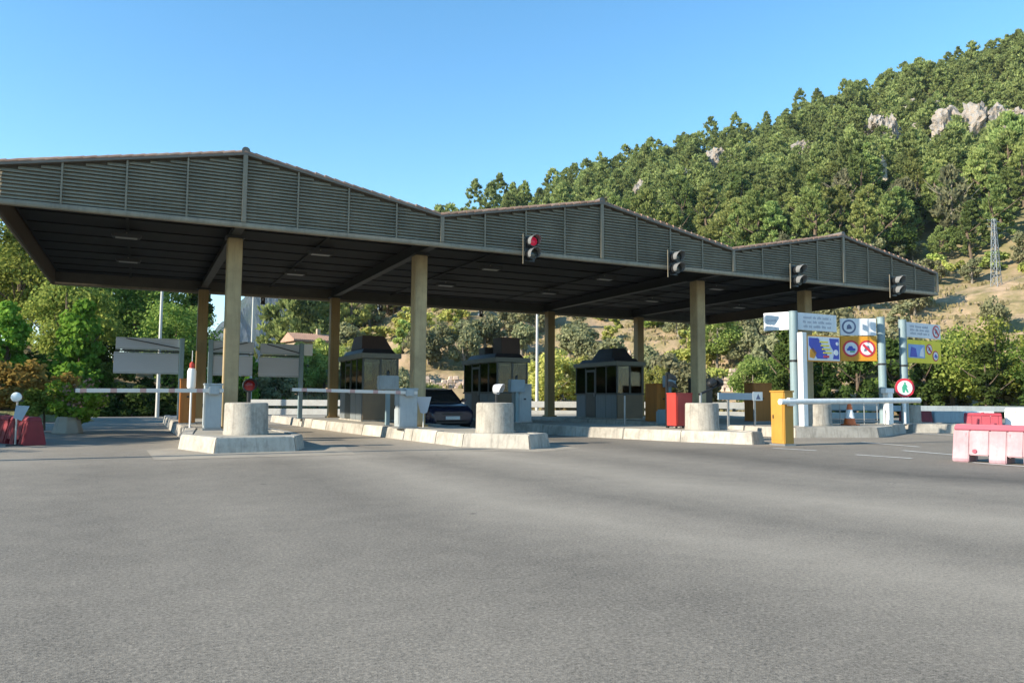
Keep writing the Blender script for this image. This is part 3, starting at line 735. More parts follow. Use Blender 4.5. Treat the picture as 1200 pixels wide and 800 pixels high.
# ------------------------------------------------------------------ toll booths
def booth(x, label, unit):
    w, L, h = 1.32, 3.3, 2.42
    t = thing('toll_booth', label, 'toll booth', (x, 26.5, IH - .012), 0, 'toll booths on the islands')
    # lower panels
    MB().box(.03, w - .03, 0, .05, .05, 1.02).build('front_panel', 'booth_ochre', t, bev=.008)
    MB().box(.03, w - .03, L - .05, L, .05, 1.02).build('rear_panel', 'booth_ochre', t, bev=.008)
    for i in range(4):
        a = .06 + i * (L - .12) / 4; b = a + (L - .12) / 4 - .02
        if i == 2:
            d = MB().box(-.004, .04, a, b, .06, 2.1).build('door', 'booth_frame', t, bev=.006)
            MB().box(-.010, -.006, a + .1, b - .1, 1.12, 2.0).build('door_pane', 'glass', d)
            MB().box(-.04, -.006, a + .04, a + .07, .95, 1.09).build('handle', 'galv', d)
        else:
            MB().box(0, .05, a, b, .05, 1.02).build('side_panel', 'booth_grey', t, bev=.008)
        MB().box(w - .05, w, a, b, .05, 1.02).build('side_panel', 'booth_grey', t, bev=.008)
    MB().box(-.03, w + .03, -.03, L + .03, 1.022, 1.09).build('sill', 'booth_frame', t, bev=.006)
    MB().box(-.02, w + .02, -.02, L + .02, -.005, .048).build('plinth', 'concrete', t, bev=.006)
    ys = [0, .82, 1.64, 2.46, L]; xs = [0, w / 2, w]
    for px in xs:
        for py in (0, L): MB().box(px - .035 + (.035 if px == 0 else -.035 if px == w else 0), px + .035 + (.035 if px == 0 else -.035 if px == w else 0), py - (.05 if py else 0), py + (0 if py else .05), 1.092, 2.22).build('window_post', 'booth_frame', t, bev=.004)
    for py in ys[1:-1]:
        for px in (0, w - .05): MB().box(px, px + .05, py - .03, py + .03, 1.092, 2.22).build('window_post', 'booth_frame', t, bev=.004)
    for i in range(4):
        a, b = ys[i] + .052, ys[i + 1] - .052
        MB().box(.02, .028, a - .015, b + .015, 1.092, 2.2).build('pane', 'glass', t)
        MB().box(w - .028, w - .02, a - .015, b + .015, 1.092, 2.2).build('pane', 'glass', t)
    for a, b in ((.072, w / 2 - .037), (w / 2 + .037, w - .072)):
        MB().box(a, b, .02, .028, 1.092, 2.2).build('pane', 'glass', t); MB().box(a, b, L - .028, L - .02, 1.092, 2.2).build('pane', 'glass', t)
    MB().box(-.08, w + .08, -.08, L + .08, 2.222, 2.40).build('roof_trim', 'booth_trim', t, bev=.02)
    MB().box(.1, w - .1, .3, L - .3, .85, .9).build('desk', 'booth_frame', t)
    MB().box(.12, .55, 1.0, 1.7, .902, 1.35).build('till', 'black', t, bev=.03)
    ch = MB(); ch.box(.7, 1.1, 1.9, 2.3, .5, .58); ch.box(.7, 1.1, 2.26, 2.32, .6, 1.5); ch.build('chair', 'black', t, bev=.03)
    MB().box(.06, .075, 2.5, 2.95, 1.10, 2.15).build('blind', 'lampglass', t); MB().box(.06, .075, .6, .75, 1.10, 2.15).build('blind', 'lampglass', t)
    # roof hood / plant
    a0, a1, b0, b1 = .02, w - .02, .25, L - .25
    if unit == 'hood':
        MB().prism([(a0, b0), (a1, b0), (a1, b1), (a0, b1)], 2.402, 2.56, [(a0 + .1, b0 + .12), (a1 - .1, b0 + .12), (a1 - .1, b1 - .12), (a0 + .1, b1 - .12)]).build('roof_hood', 'booth_hood', t, bev=.012)
        m = MB(); m.prism([(a0 + .12, b0 + .3), (a1 - .12, b0 + .3), (a1 - .12, b1 - .9), (a0 + .12, b1 - .9)], 2.562, 3.0, [(a0 + .34, b0 + .55), (a1 - .34, b0 + .55), (a1 - .34, b1 - 1.15), (a0 + .34, b1 - 1.15)])
        m.build('air_conditioner', 'booth_hood', t, bev=.015)
    else:
        MB().prism([(a0, b0), (a1, b0), (a1, b1), (a0, b1)], 2.402, 2.58, [(a0 + .12, b0 + .12), (a1 - .12, b0 + .12), (a1 - .12, b1 - .12), (a0 + .12, b1 - .12)]).build('roof_hood', 'booth_hood', t, bev=.012)
        if unit == 'box':
            MB().box(.42, 1.22, .5, 1.3, 2.585, 3.22).build('air_conditioner', 'brown_box', t, bev=.01)
            MB().box(.2, .7, 1.6, 2.2, 2.582, 2.88).build('vent', 'booth_hood', t, bev=.02)
        else:
            m = MB(); m.prism([(.12, .6), (1.26, .6), (1.26, 2.2), (.12, 2.2)], 2.582, 3.08, [(.18, .75), (.98, .75), (.98, 2.0), (.18, 2.0)]); m.build('air_conditioner', 'brown_box', t, bev=.01)
    return t
booth(7.05, 'leftmost dark glazed toll booth with a sloping brown roof unit', 'wedge')
booth(12.25, 'middle dark glazed toll booth with a square brown roof box', 'box')
booth(17.68, 'rightmost dark glazed toll booth with a black stepped roof hood', 'hood')

# ------------------------------------------------------------------ barriers and lane equipment
def barrier(x, y, w, d, h, dirx, L, z, m_cab, m_arm, label, tiltz=0.0, armw=.10, rz=0.0, base=IH - .012):
    t = thing('barrier_gate', label, 'barrier', (x, y, base), rz)
    b = MB().box(-w / 2, w / 2, -d / 2, d / 2, .04, h).build('cabinet', m_cab, t, bev=.018)
    MB().box(-w / 2 - .02, w / 2 + .02, -d / 2 - .02, d / 2 + .02, h - .012, h + .03).build('lid', m_cab, b, bev=.012)
    MB().box(-w / 2 - .012, -w / 2 - .002, -d / 2 + .05, d / 2 - .05, .12, h - .14).build('door', m_cab, b, bev=.004)
    MB().box(-w / 2 - .025, -w / 2 - .012, d / 2 - .12, d / 2 - .09, h * .5, h * .5 + .09).build('lock', 'black', b)
    MB().box(-w / 2 - .03, w / 2 + .03, -d / 2 - .03, d / 2 + .03, -.005, .045).build('foot', 'galv', t, bev=.006)
    zc = z - base
    hub = MB().box(-.12, .12, -d / 2 - .13, -d / 2 - .02, zc - .1, zc + .1).build('hub', m_cab if m_cab != 'yellow' else 'white', t, bev=.02)
    a = MB(); a.obox((0, 0, 0), (L, 0, tiltz), .045, armw)
    arm = a.build('boom', m_arm, t, (-dirx * (.38 if m_arm == 'white' else .22), -d / 2 - .085, zc), bev=.008)
    if dirx < 0: arm.rotation_euler.z = math.pi
    if m_arm == 'white': arm.data = MB().tube([(0, 0, 0), (L, 0, tiltz)], armw * .55, 14).mesh('boom', 'white', smooth=True)
    e = MB().box(L - .01, L + .015, -.03, .03, tiltz - armw * .55, tiltz + armw * .55).build('end_cap', 'black' if m_arm == 'boom' else 'white', arm)
    return t
barrier(1.68, 20.5, .40, .45, 1.12, -1, 3.2, 1.27, 'grey_cab', 'boom', 'grey barrier cabinet on the leftmost island with a red and white arm', -.03, .095)
barrier(6.62, 20.25, .52, .45, 1.06, -1, 3.35, 1.26, 'grey_cab', 'boom', 'grey barrier cabinet beside the second column with its arm lowered leftward', .05, .085)
M['plainwhite_arm'] = M['white']
yb = barrier(14.50, 14.36, .32, .46, 1.33, 1, 5.1, 1.08, 'yellow', 'white', 'bright yellow barrier cabinet with a long white arm to the right', .06, .13, base=0.0)
# logo panel behind the yellow cabinet: pale arm board of lane C
t = thing('lane_board', 'pale blue white horizontal board behind the yellow cabinet with a dark triangle', 'board', (17.75, 18.9, IH))
bd = MB().box(-1.35, .42, -.03, .03, .82, 1.04).build('board', 'sign_blue_grey', t, bev=.005)
MB().box(.05, .46, -.04, -.032, .80, 1.08).build('white_end', 'white', t)
MB().add([(.17, -.046, .84), (.37, -.046, .84), (.27, -.046, 1.02), (.17, -.041, .84), (.37, -.041, .84), (.27, -.041, 1.02)], [(0, 1, 2), (5, 4, 3), (0, 3, 4, 1), (1, 4, 5, 2), (2, 5, 3, 0)]).build('triangle', 'ink', t)
for px in (-.9, .2): MB().box(px - .03, px + .03, .032, .08, -.01, 1.0).build('leg', 'galv', t)
bl = MB(); bl.box(-.95, .55, -.5, .6, -.01, .5); 
tb = bl.build('low_plinth', 'blue_grey', None, (16.4, 20.3, IH - .01), bev=.06); tag(tb, 'low blue grey box under the pale lane board right of the red box', 'plinth')

def cabinet(name, x, y, w, d, h, m_, label, cat, rz=0.0, extra=None, grp=None):
    t = thing(name, label, cat, (x, y, IH - .012), rz, grp)
    b = MB().box(-w / 2, w / 2, -d / 2, d / 2, .03, h).build('body', m_, t, bev=.015)
    MB().box(-w / 2 - .015, w / 2 + .015, -d / 2 - .015, d / 2 + .015, h - .008, h + .035).build('top', m_, t, bev=.01)
    MB().box(-w / 2 + .05, w / 2 - .05, -d / 2 - .012, -d / 2 - .002, .12, h - .12).build('door', m_, t, bev=.004)
    MB().box(-.04, .04, -d / 2 - .03, -d / 2 - .013, h * .6, h * .6 + .05).build('lock', 'black', t)
    MB().box(-w / 2 - .02, w / 2 + .02, -d / 2 - .02, d / 2 + .02, -.004, .035).build('foot', 'galv', t)
    return t
cabinet('pay_machine', 1.36, 25.3, .44, .5, 1.33, 'orange_cab', 'rusty orange pay machine left of the grey barrier cabinet', 'pay machine', grp='orange pay machines on the islands')
pm = cabinet('pay_machine', 17.25, 23.2, .55, .75, 1.38, 'orange_cab', 'rusty orange pay machine right of the rightmost booth', 'pay machine', grp='orange pay machines on the islands')
pm2 = cabinet('pay_machine', 21.4, 22.4, .95, .5, 1.45, 'orange_cab', 'wide rusty orange pay machine behind the yellow barrier cabinet', 'pay machine', grp='orange pay machines on the islands')
cabinet('equipment_cabinet', 12.35, 24.6, .56, .5, 1.32, 'grey_cab', 'tall grey equipment cabinet left of the rightmost booth', 'cabinet')
rb = thing('red_box', 'bright red metal box on legs beside the third bollard', 'box', (14.22, 18.05, IH - .012))
MB().box(-.30, .30, -.22, .22, .07, 1.0).build('body', 'red', rb, bev=.012)
MB().box(-.31, .31, -.23, .23, .99, 1.02).build('lid', 'red', rb, bev=.006)
MB().box(-.26, .26, -.236, -.224, .13, .92).build('door', 'red', rb, bev=.004)
for px in (-.27, .27):
    for py in (-.19, .19): MB().box(px - .025, px + .025, py - .025, py + .025, -.004, .068).build('leg', 'black', rb)
# readers on poles
def reader(x, y, w, h, z, label, m_='blue_grey', sc=1):
    t = thing('card_reader', label, 'reader', (x, y, IH - .012), 0, 'reader boxes on poles')
    MB().box(-.06, .06, -.06, .06, 0, z).build('pole', 'blue_grey', t, bev=.01)
    MB().box(-w / 2, w / 2, -.14, .14, z - .02, z + h).build('box', m_, t, bev=.02)
    MB().box(-w / 2 + .06, w / 2 - .06, -.152, -.142, z + .06, z + h - .06).build('panel', m_, t)
    m = MB(); m.lathe([(.02, z + h), (.05, z + h + .01), (.05, z + h + .1), (.035, z + h + .14), (.0, z + h + .16)], n=12); m.build('beacon', 'black', t, smooth=True)
    MB().box(-.14, .14, -.14, .14, -.004, .02).build('foot', 'galv', t)
    return t
reader(6.72, 22.3, .60, .40, 1.09, 'pale reader box on a blue pole in front of the leftmost booth', 'grey_cab')
reader(12.0, 24.3, .55, .42, 1.08, 'blue grey reader box on a pole between the middle booth and the column', 'sign_blue_grey')
reader(17.35, 22.6, .42, .40, 1.30, 'small blue reader box above the orange pay machine by the rightmost booth', 'sign_blue_grey')
# white intercom post with red cap
t = thing('intercom_post', 'white intercom post with a red cap left of the leftmost column', 'intercom', (1.24, 21.6, IH - .012)); t.scale = (.72, .72, .96)
MB().tube([(0, 0, 0), (0, 0, 1.1)], .035, 10).build('pole', 'white', t, smooth=True)
m = MB(); m.lathe([(.13, 1.08), (.15, 1.12), (.15, 1.55), (.11, 1.62)], n=18); m.build('body', 'white', t, smooth=True)
m = MB(); m.lathe([(.08, 1.62), (.09, 1.66), (.09, 1.74), (.03, 1.80)], n=14); m.build('cap', 'red', t, smooth=True)
MB().tube([(0, 0, 1.8), (0, 0, 2.1)], .012, 6).build('aerial', 'white', t)
MB().box(-.12, .12, -.12, .12, -.004, .02).build('foot', 'galv', t)
# signal lamps standing on or by the bollards
def signal(x, y, z, label, lensm, hoodm, rz, tilt=0.0):
    t = thing('signal_lamp', label, 'signal lamp', (x, y, z), rz)
    MB().tube([(0, 0, 0), (0, 0, .26)], .045, 10).build('post', 'black', t, smooth=True)
    m = MB(); m.lathe([(.06, -.10), (.13, -.07), (.15, 0), (.15, .06)], n=18)
    me = m.mesh('housing', hoodm, smooth=True); me.transform(Matrix.Rotation(R(90) - tilt, 4, 'X')); me.transform(Matrix.Translation((0, 0, .38))); h = put('housing', me, t)
    m = MB(); m.lathe([(.002, .03), (.08, .022), (.13, 0)], n=18)
    me = m.mesh('lens', lensm, smooth=True); me.transform(Matrix.Translation((0, 0, .055))); me.transform(Matrix.Rotation(R(90) - tilt, 4, 'X')); me.transform(Matrix.Translation((0, 0, .38))); put('lens', me, h)
    me = half_visor(.155, .20).mesh('hood', hoodm, smooth=True); me.transform(Matrix.Translation((0, -.05, 0))); me.transform(Matrix.Rotation(-tilt, 4, 'X')); me.transform(Matrix.Translation((0, 0, .38))); put('hood', me, h)
    return t
signal(2.22, 17.95, .992, 'black signal lamp with a dull red lens on the leftmost bollard', 'lens_red_small', 'black', 0)
signal(7.86, 17.02, 1.018, 'whitish hooded signal lamp on the second bollard', 'dark_lens', 'sign_grey', R(40)).scale = (.8, .8, .85)
# tilted lamp arm behind the third bollard
t = thing('lamp_arm', 'black tilted lamp on a short arm above the third bollard', 'lamp', (14.62, 17.6, IH - .012))
MB().tube([(0, 0, 0), (0, 0, 1.02)], .04, 10).build('post', 'galv', t, smooth=True)
MB().tube([(-.05, 0, .98), (.35, 0, 1.12), (.62, 0, 1.25)], .035, 8).build('arm', 'black', t, smooth=True)
m = MB(); m.lathe([(.05, -.14), (.10, -.10), (.12, 0), (.12, .10)], n=18); me = m.mesh('lamp_head', 'black', smooth=True); me.transform(Matrix.Rotation(R(60), 4, 'Y')); me.transform(Matrix.Translation((.42, 0, 1.32))); put('lamp_head', me, t)
m = MB(); m.lathe([(.04, -.08), (.12, -.05), (.13, .05)], n=14); me = m.mesh('lamp_shade', 'black', smooth=True); me.transform(Matrix.Rotation(R(75), 4, 'Y')); me.transform(Matrix.Translation((.68, 0, 1.33))); put('lamp_shade', me, t)
# black profile light on the red box
t = thing('signal_lamp', 'black two hooded signal seen side on above the red box', 'signal lamp', (14.0, 18.35, IH - .012))
MB().box(-.035, .035, -.03, .03, 0, 1.62).build('post', 'black', t, bev=.005)
for z in (1.2, 1.42):
    m = MB(); m.prism_y([(.03, z), (.14, z + .02), (.34, z - .03), (.34, z + .03), (.16, z + .15), (.03, z + .16)], -.08, .08); m.build('hood', 'black', t, bev=.01)
# dark cupboard behind the third front column
o = MB().box(-.32, .32, -.3, .3, 0, 1.6).build('cupboard', 'black', None, (18.35, 22.1, IH - .012), bev=.02); tag(o, 'dark cupboard standing behind the third front column', 'cupboard')
# small triangular sign on thin post, lane B
t = thing('small_sign', 'small grey triangular sign on a thin white post left of the second bollard', 'sign', (7.25, 20.6, IH - .012))
MB().tube([(0, 0, 0), (0, 0, .72)], .016, 8).build('post', 'white', t)
pl = MB(); pl.prism_y([(0, .38), (.10, .42), (.22, .86), (-.22, .86), (-.10, .42)], -.030, -.018); pl.build('plate', 'sign_grey', t)
# thin post by rightmost booth
t = thing('thin_post', 'thin grey post in front of the rightmost booth', 'post', (15.2, 22.3, 0))
MB().tube([(0, 0, -.01), (0, 0, 1.25)], .035, 10).build('shaft', 'galv', t, smooth=True)
MB().tube([(0, 0, 1.25), (0, 0, 1.29)], .042, 10).build('cap', 'black', t)

# ------------------------------------------------------------------ lane signs, seen from behind on the left
def back_sign(x, y, dirx, Lu, Ll, label, zt=3.22, white=False):
    t = thing('lane_sign', label, 'sign', (x, y, IH - .012), 0, 'lane signs seen from behind')
    MB().box(-.08, .08, -.08, .08, 0, zt - IH + .04).build('post', 'blue_grey', t, bev=.012)
    b0 = zt - IH
    for (z1, z0, L, nm) in ((b0, b0 - .42, Lu, 'upper_panel'), (b0 - .52, b0 - 1.28, Ll, 'lower_panel')):
        xa, xb = (.09, L) if dirx > 0 else (-L, -.09)
        p = MB().box(xa, xb, .0, .05, z0, z1).build(nm, 'sign_grey', t, bev=.006)
        MB().box(xa, xb, -.016, -.002, z0 + .02, z0 + .05).build('stiffener', 'galv', p); MB().box(xa, xb, -.016, -.002, z1 - .05, z1 - .02).build('stiffener', 'galv', p)
    MB().box(min(0, dirx * Lu), max(0, dirx * Lu), -.05, -.018, b0 - .5, b0 - .44).build('rail', 'black', t)
    MB().obox((dirx * .08, -.05, b0 - .34), (dirx * Lu * .85, -.05, b0 - .03), .03, .035).build('brace', 'black', t)
    MB().box(-.16, .16, -.16, .16, -.004, .025).build('foot', 'galv', t)
    if white: MB().box(.09, .42, -.06, .06, b0 - .42, b0 + .02).build('white_end', 'white', t)
    return t
back_sign(1.38, 30.4, -1, 2.15, 2.2, 'leftmost grey lane sign seen from behind, post on its right')
back_sign(2.35, 30.2, 1, 1.52, 1.48, 'grey lane sign seen from behind just right of the leftmost column', 3.2)
back_sign(5.72, 30.7, -1, 1.55, 1.60, 'grey lane sign with a white end left of the second rear column', 3.2, True)

# ------------------------------------------------------------------ big signs on the right
def board(parent, a, d, L, z0, z1, name, m_, th=.07):
    d = Vector(d).normalized(); n = Vector((-d.y, d.x)); a = Vector(a)
    p = [a - n * th / 2, a + d * L - n * th / 2, a + d * L + n * th / 2, a + n * th / 2]
    o = MB().prism([(q.x, q.y) for q in p], z0, z1).build(name, m_, parent, bev=.006)
    # d runs to the viewer's right, so the visible face has the normal (d.y, -d.x)
    return o
def on_face(parent, a, d, pts, off, name, m_, n_th=.006):
    d = Vector(d).normalized(); n = Vector((d.y, -d.x)); a = Vector(a)
    k = len(pts); vs = []
    for h in (off, off + n_th):
        for u, z in pts: q = a + d * u + n * h; vs.append((q.x, q.y, z))
    m = MB(); m.add(vs, [tuple(reversed(range(k))), tuple(range(k, 2 * k))] + [(i, (i + 1) % k, k + (i + 1) % k, k + i) for i in range(k)])
    return m.build(name, m_, parent)
def rect(u0, u1, z0, z1): return [(u0, z0), (u1, z0), (u1, z1), (u0, z1)]
def circ(u, z, r, n=24): return [(u + r * math.cos(2 * math.pi * j / n), z + r * math.sin(2 * math.pi * j / n)) for j in range(n)]
def text_lines(parent, a, d, u0, u1, zs, m_, seed):
    rn = random.Random(seed); d_ = Vector(d).normalized(); n = Vector((d_.y, -d_.x)); a = Vector(a); mb = MB()
    for z in zs:                                    # lettering too small to read in the photograph: strokes of letter size
        u = u0 + rn.uniform(0, .05)
        while u < u1:
            for q in range(rn.randint(3, 8)):
                if u > u1: break
                hgt = .07 if rn.random() > .25 else .095
                P = [a + d_ * (u + s) + n * h for s in (0, .032) for h in (.0365, .0395)]
                mb.add([(P[0].x, P[0].y, z), (P[2].x, P[2].y, z), (P[2].x, P[2].y, z + hgt), (P[0].x, P[0].y, z + hgt), (P[1].x, P[1].y, z), (P[3].x, P[3].y, z), (P[3].x, P[3].y, z + hgt), (P[1].x, P[1].y, z + hgt)],
                       [(0, 1, 2, 3), (7, 6, 5, 4), (0, 4, 5, 1), (1, 5, 6, 2), (2, 6, 7, 3), (3, 7, 4, 0)])
                u += .052
            u += .07
    o = mb.build('lettering', m_, parent); o['kind'] = 'stuff'; return o
def prohibition(parent, a, d, u, z, r, off, kind):
    on_face(parent, a, d, circ(u, z, r), off, 'ring', 'sign_red' if kind != 'dark' else 'ink')
    w = on_face(parent, a, d, circ(u, z, r * .76), off + .008, 'disc', 'sign_white')
    if kind == 'car':
        on_face(parent, a, d, [(u - r * .5, z - r * .25), (u + r * .5, z - r * .25), (u + r * .5, z), (u + r * .25, z + r * .05), (u + r * .12, z + r * .3), (u - r * .25, z + r * .3), (u - r * .38, z + r * .02), (u - r * .5, z)], off + .016, 'symbol', 'blue')
        on_face(parent, a, d, [(u - r * .15, z - r * .45), (u + r * .4, z - r * .45), (u + r * .4, z - r * .28), (u - r * .15, z - r * .28)], off + .016, 'symbol', 'green')
    elif kind == 'cross':
        c = math.cos(R(45)) * r * .7; s = .05 * r * 2
        on_face(parent, a, d, [(u - c - s, z + c - s), (u + c - s, z - c - s), (u + c + s, z - c + s), (u - c + s, z + c + s)], off + .022, 'bar', 'sign_red')
        on_face(parent, a, d, [(u - r * .4, z - r * .3), (u - r * .1, z - r * .3), (u, z), (u + r * .1, z - r * .3), (u + r * .4, z - r * .3), (u + r * .2, z + r * .35), (u - r * .2, z + r * .35)], off + .016, 'symbol', 'ink')
    elif kind == 'walker':
        on_face(parent, a, d, [(u - r * .25, z - r * .5), (u - r * .05, z - r * .5), (u + r * .02, z - r * .15), (u + r * .2, z - r * .5), (u + r * .36, z - r * .45), (u + r * .14, z + r * .1), (u + r * .3, z + r * .05), (u + r * .1, z + r * .4), (u - r * .12, z + r * .4), (u - r * .3, z + r * .05)], off + .016, 'symbol', 'green')
        on_face(parent, a, d, circ(u, z + r * .5, r * .1, 10), off + .016, 'symbol', 'green')
    else:
        on_face(parent, a, d, [(u - r * .35, z - r * .35), (u + r * .4, z - r * .3), (u + r * .3, z + r * .1), (u, z + r * .4), (u - r * .3, z + r * .15)], off + .016, 'symbol', 'ink')
def sign_post(parent, h, r=.18, ring=None):
    m = MB(); m.tube([(0, 0, 0), (0, 0, h)], r, 20); m.build('post', 'blue_grey', parent, smooth=True)
    m = MB(); m.tube([(0, 0, h), (0, 0, h + .03)], r * 1.06, 20); m.build('cap', 'blue_grey', parent)
    MB().tube([(0, 0, -.004), (0, 0, .03)], r * 1.7, 16).build('foot', 'galv', parent)
    if ring: MB().tube([(0, 0, ring), (0, 0, ring + .07)], r * 1.09, 20).build('strap', 'black', parent)
# first: white two-panel finger boards
t = thing('direction_sign', 'tall blue grey post carrying two white lettered boards in a V', 'sign', (19.27, 18.52, IH - .012)); t.scale = (.925,) * 3
sign_post(t, 4.02, .145, 2.25)
da = Vector((.44, -.9)).normalized()
board(t, -da * 1.05 - Vector((0, 0)), da, .90, 3.40, 4.04, 'left_board', 'sign_white'); text_lines(t, -da * 1.05, da, .1, .75, (3.72,), 'inklight', 3)
d1 = (.999, .03)
board(t, (.19, 0), d1, 2.0, 3.40, 4.02, 'right_board', 'sign_white'); text_lines(t, (.19, 0), d1, .25, 1.7, (3.82, 3.66, 3.50), 'inklight', 5)
# map sign on the white post
t = thing('map_sign', 'blue map sign with yellow patches on a white square post', 'sign', (18.9, 17.82, IH - .012)); t.scale = (.955,) * 3
MB().box(-.11, .11, -.11, .11, 0, 3.12).build('post', 'white', t, bev=.015)
MB().box(-.18, .18, -.18, .18, -.004, .03).build('foot', 'galv', t)
d2 = (1, -.02); a2 = (.12, -.06)
board(t, a2, d2, 1.52, 2.16, 3.04, 'panel', 'sign_orange')
on_face(t, a2, d2, rect(.04, 1.48, 2.20, 3.00), .037, 'border', 'sign_white')
on_face(t, a2, d2, [(.08, 2.95), (.5, 2.95), (.9, 2.40), (.9, 2.26), (.45, 2.26), (.08, 2.7)], .045, 'map_area', 'blue')
on_face(t, a2, d2, [(1.0, 2.95), (1.44, 2.95), (1.44, 2.26), (1.16, 2.26), (1.22, 2.5), (1.05, 2.72)], .045, 'map_area', 'blue')
on_face(t, a2, d2, [(.10, 2.30), (.30, 2.26), (.42, 2.45), (.26, 2.62), (.12, 2.55)], .045, 'map_land', 'sign_orange')
for i, z in enumerate((2.80, 2.68, 2.56, 2.44)): on_face(t, a2, d2, rect(.56 + .05 * i, .94 + .05 * i, z, z + .045), .053, 'map_line', 'sign_yellow')
on_face(t, a2, d2, rect(.72, .98, 2.30, 2.37), .053, 'map_line', 'sign_red')
on_face(t, a2, d2, circ(1.30, 2.48, .1, 12), .053, 'map_mark', 'sign_white'); on_face(t, a2, d2, circ(1.36, 2.78, .06, 12), .053, 'map_mark', 'sign_white')
# second: white board over orange prohibition board
t = thing('prohibition_sign', 'white board over an orange board with two red ringed circles', 'sign', (24.3, 19.19, IH - .012)); t.scale = (.925,) * 3
sign_post(t, 4.16, .145, 2.3)
d3 = Vector((.9, -.437)).normalized(); a3 = -d3 * 1.62
board(t, a3, d3, 1.42, 3.46, 4.13, 'white_board', 'sign_white'); prohibition(t, a3, d3, .34, 3.80, .28, .037, 'dark')
board(t, a3, d3, 1.42, 2.45, 3.43, 'orange_board', 'sign_orange')
prohibition(t, a3, d3, .40, 2.94, .33, .037, 'car'); prohibition(t, a3, d3, 1.03, 2.94, .33, .037, 'cross')
# third: white board over yellow board
t = thing('prohibition_sign', 'white lettered board over a yellow board with a blue picture, farthest right', 'sign', (25.3, 19.07, IH - .012)); t.scale = (.93,) * 3
sign_post(t, 4.08, .145, 2.25)
d4 = (.995, .10); a4 = (.19, .02)
board(t, a4, d4, 2.45, 3.44, 4.04, 'white_board', 'sign_white'); text_lines(t, a4, d4, .25, 1.6, (3.84, 3.70, 3.56), 'inklight', 8); prohibition(t, a4, d4, 2.12, 3.74, .26, .037, 'cross')
board(t, a4, d4, 2.45, 2.42, 3.34, 'yellow_board', 'sign_yellow')
on_face(t, a4, d4, rect(.10, 1.25, 2.62, 3.16), .037, 'picture', 'lightblue'); on_face(t, a4, d4, [(.2, 2.66), (.7, 2.66), (.62, 3.0), (.3, 3.06)], .045, 'picture_shape', 'blue'); on_face(t, a4, d4, [(.85, 2.7), (1.18, 2.66), (1.15, 3.1), (.95, 2.95)], .045, 'picture_shape', 'sign_white')
prohibition(t, a4, d4, 1.58, 3.0, .22, .037, 'cross'); prohibition(t, a4, d4, 2.02, 2.74, .22, .037, 'car')
# round no-walking sign on its white post
t = thing('round_sign', 'round white sign with a thick red ring and walking figure', 'sign', (25.0, 18.87, IH - .012)); t.scale = (.96,) * 3
MB().tube([(0, 0, 0), (0, 0, 1.5)], .07, 12).build('post', 'white', t, smooth=True)
MB().tube([(0, 0, -.004), (0, 0, .025)], .16, 12).build('foot', 'galv', t)
d5 = Vector((.86, -.51)).normalized(); n5 = Vector((d5.y, -d5.x))
MB().disc((n5.x * .075, n5.y * .075, 1.36), (n5.x, n5.y, 0), 0, .36, .02, 32).build('plate', 'galv', t)
prohibition(t, n5 * .096, d5, 0, 1.36, .36, .002, 'walker')
t = thing('white_cabinet', 'low white cabinet under the round red ringed sign', 'cabinet', (24.25, 18.95, IH - .012))
MB().box(-.12, .12, -.12, .12, 0, 1.1).build('pillar', 'white', t, bev=.01)
MB().box(-.22, .20, -.12, .12, 1.102, 1.28).build('box', 'white', t, bev=.015)
MB().box(-.18, .16, -.132, -.122, 1.13, 1.25).build('panel', 'sign_white', t)

# ------------------------------------------------------------------ cone, railing
t = thing('traffic_cone', 'orange traffic cone with a white band behind the long white arm', 'traffic cone', (21.75, 18.5, IH - .012)); t.scale = (1.05,) * 3
m = MB(); m.lathe([(.19, .04), (.155, .22)], n=20); m.build('lower_band', 'cone', t, smooth=True)
m = MB(); m.lathe([(.155, .221), (.095, .5)], n=20); m.build('white_band', 'white', t, smooth=True)
m = MB(); m.lathe([(.095, .501), (.045, .72), (.03, .74)], n=20); m.build('tip', 'cone', t, smooth=True)
MB().box(-.23, .23, -.23, .23, 0, .039).build('base', 'cone', t, bev=.02)
t = thing('railing', 'thin white railing behind the long white barrier arm', 'railing', (21.35, 18.55, IH - .012))
for i, u in enumerate((0, .75, 1.5, 2.35)): MB().tube([(u, u * .18, 0), (u, u * .18, .72)], .016, 8).build('post', 'galv', t)
for z in (.70, .12): MB().tube([(-.02, 0, z), (2.4, 2.4 * .18, z)], .014, 8).build('rail', 'galv', t)

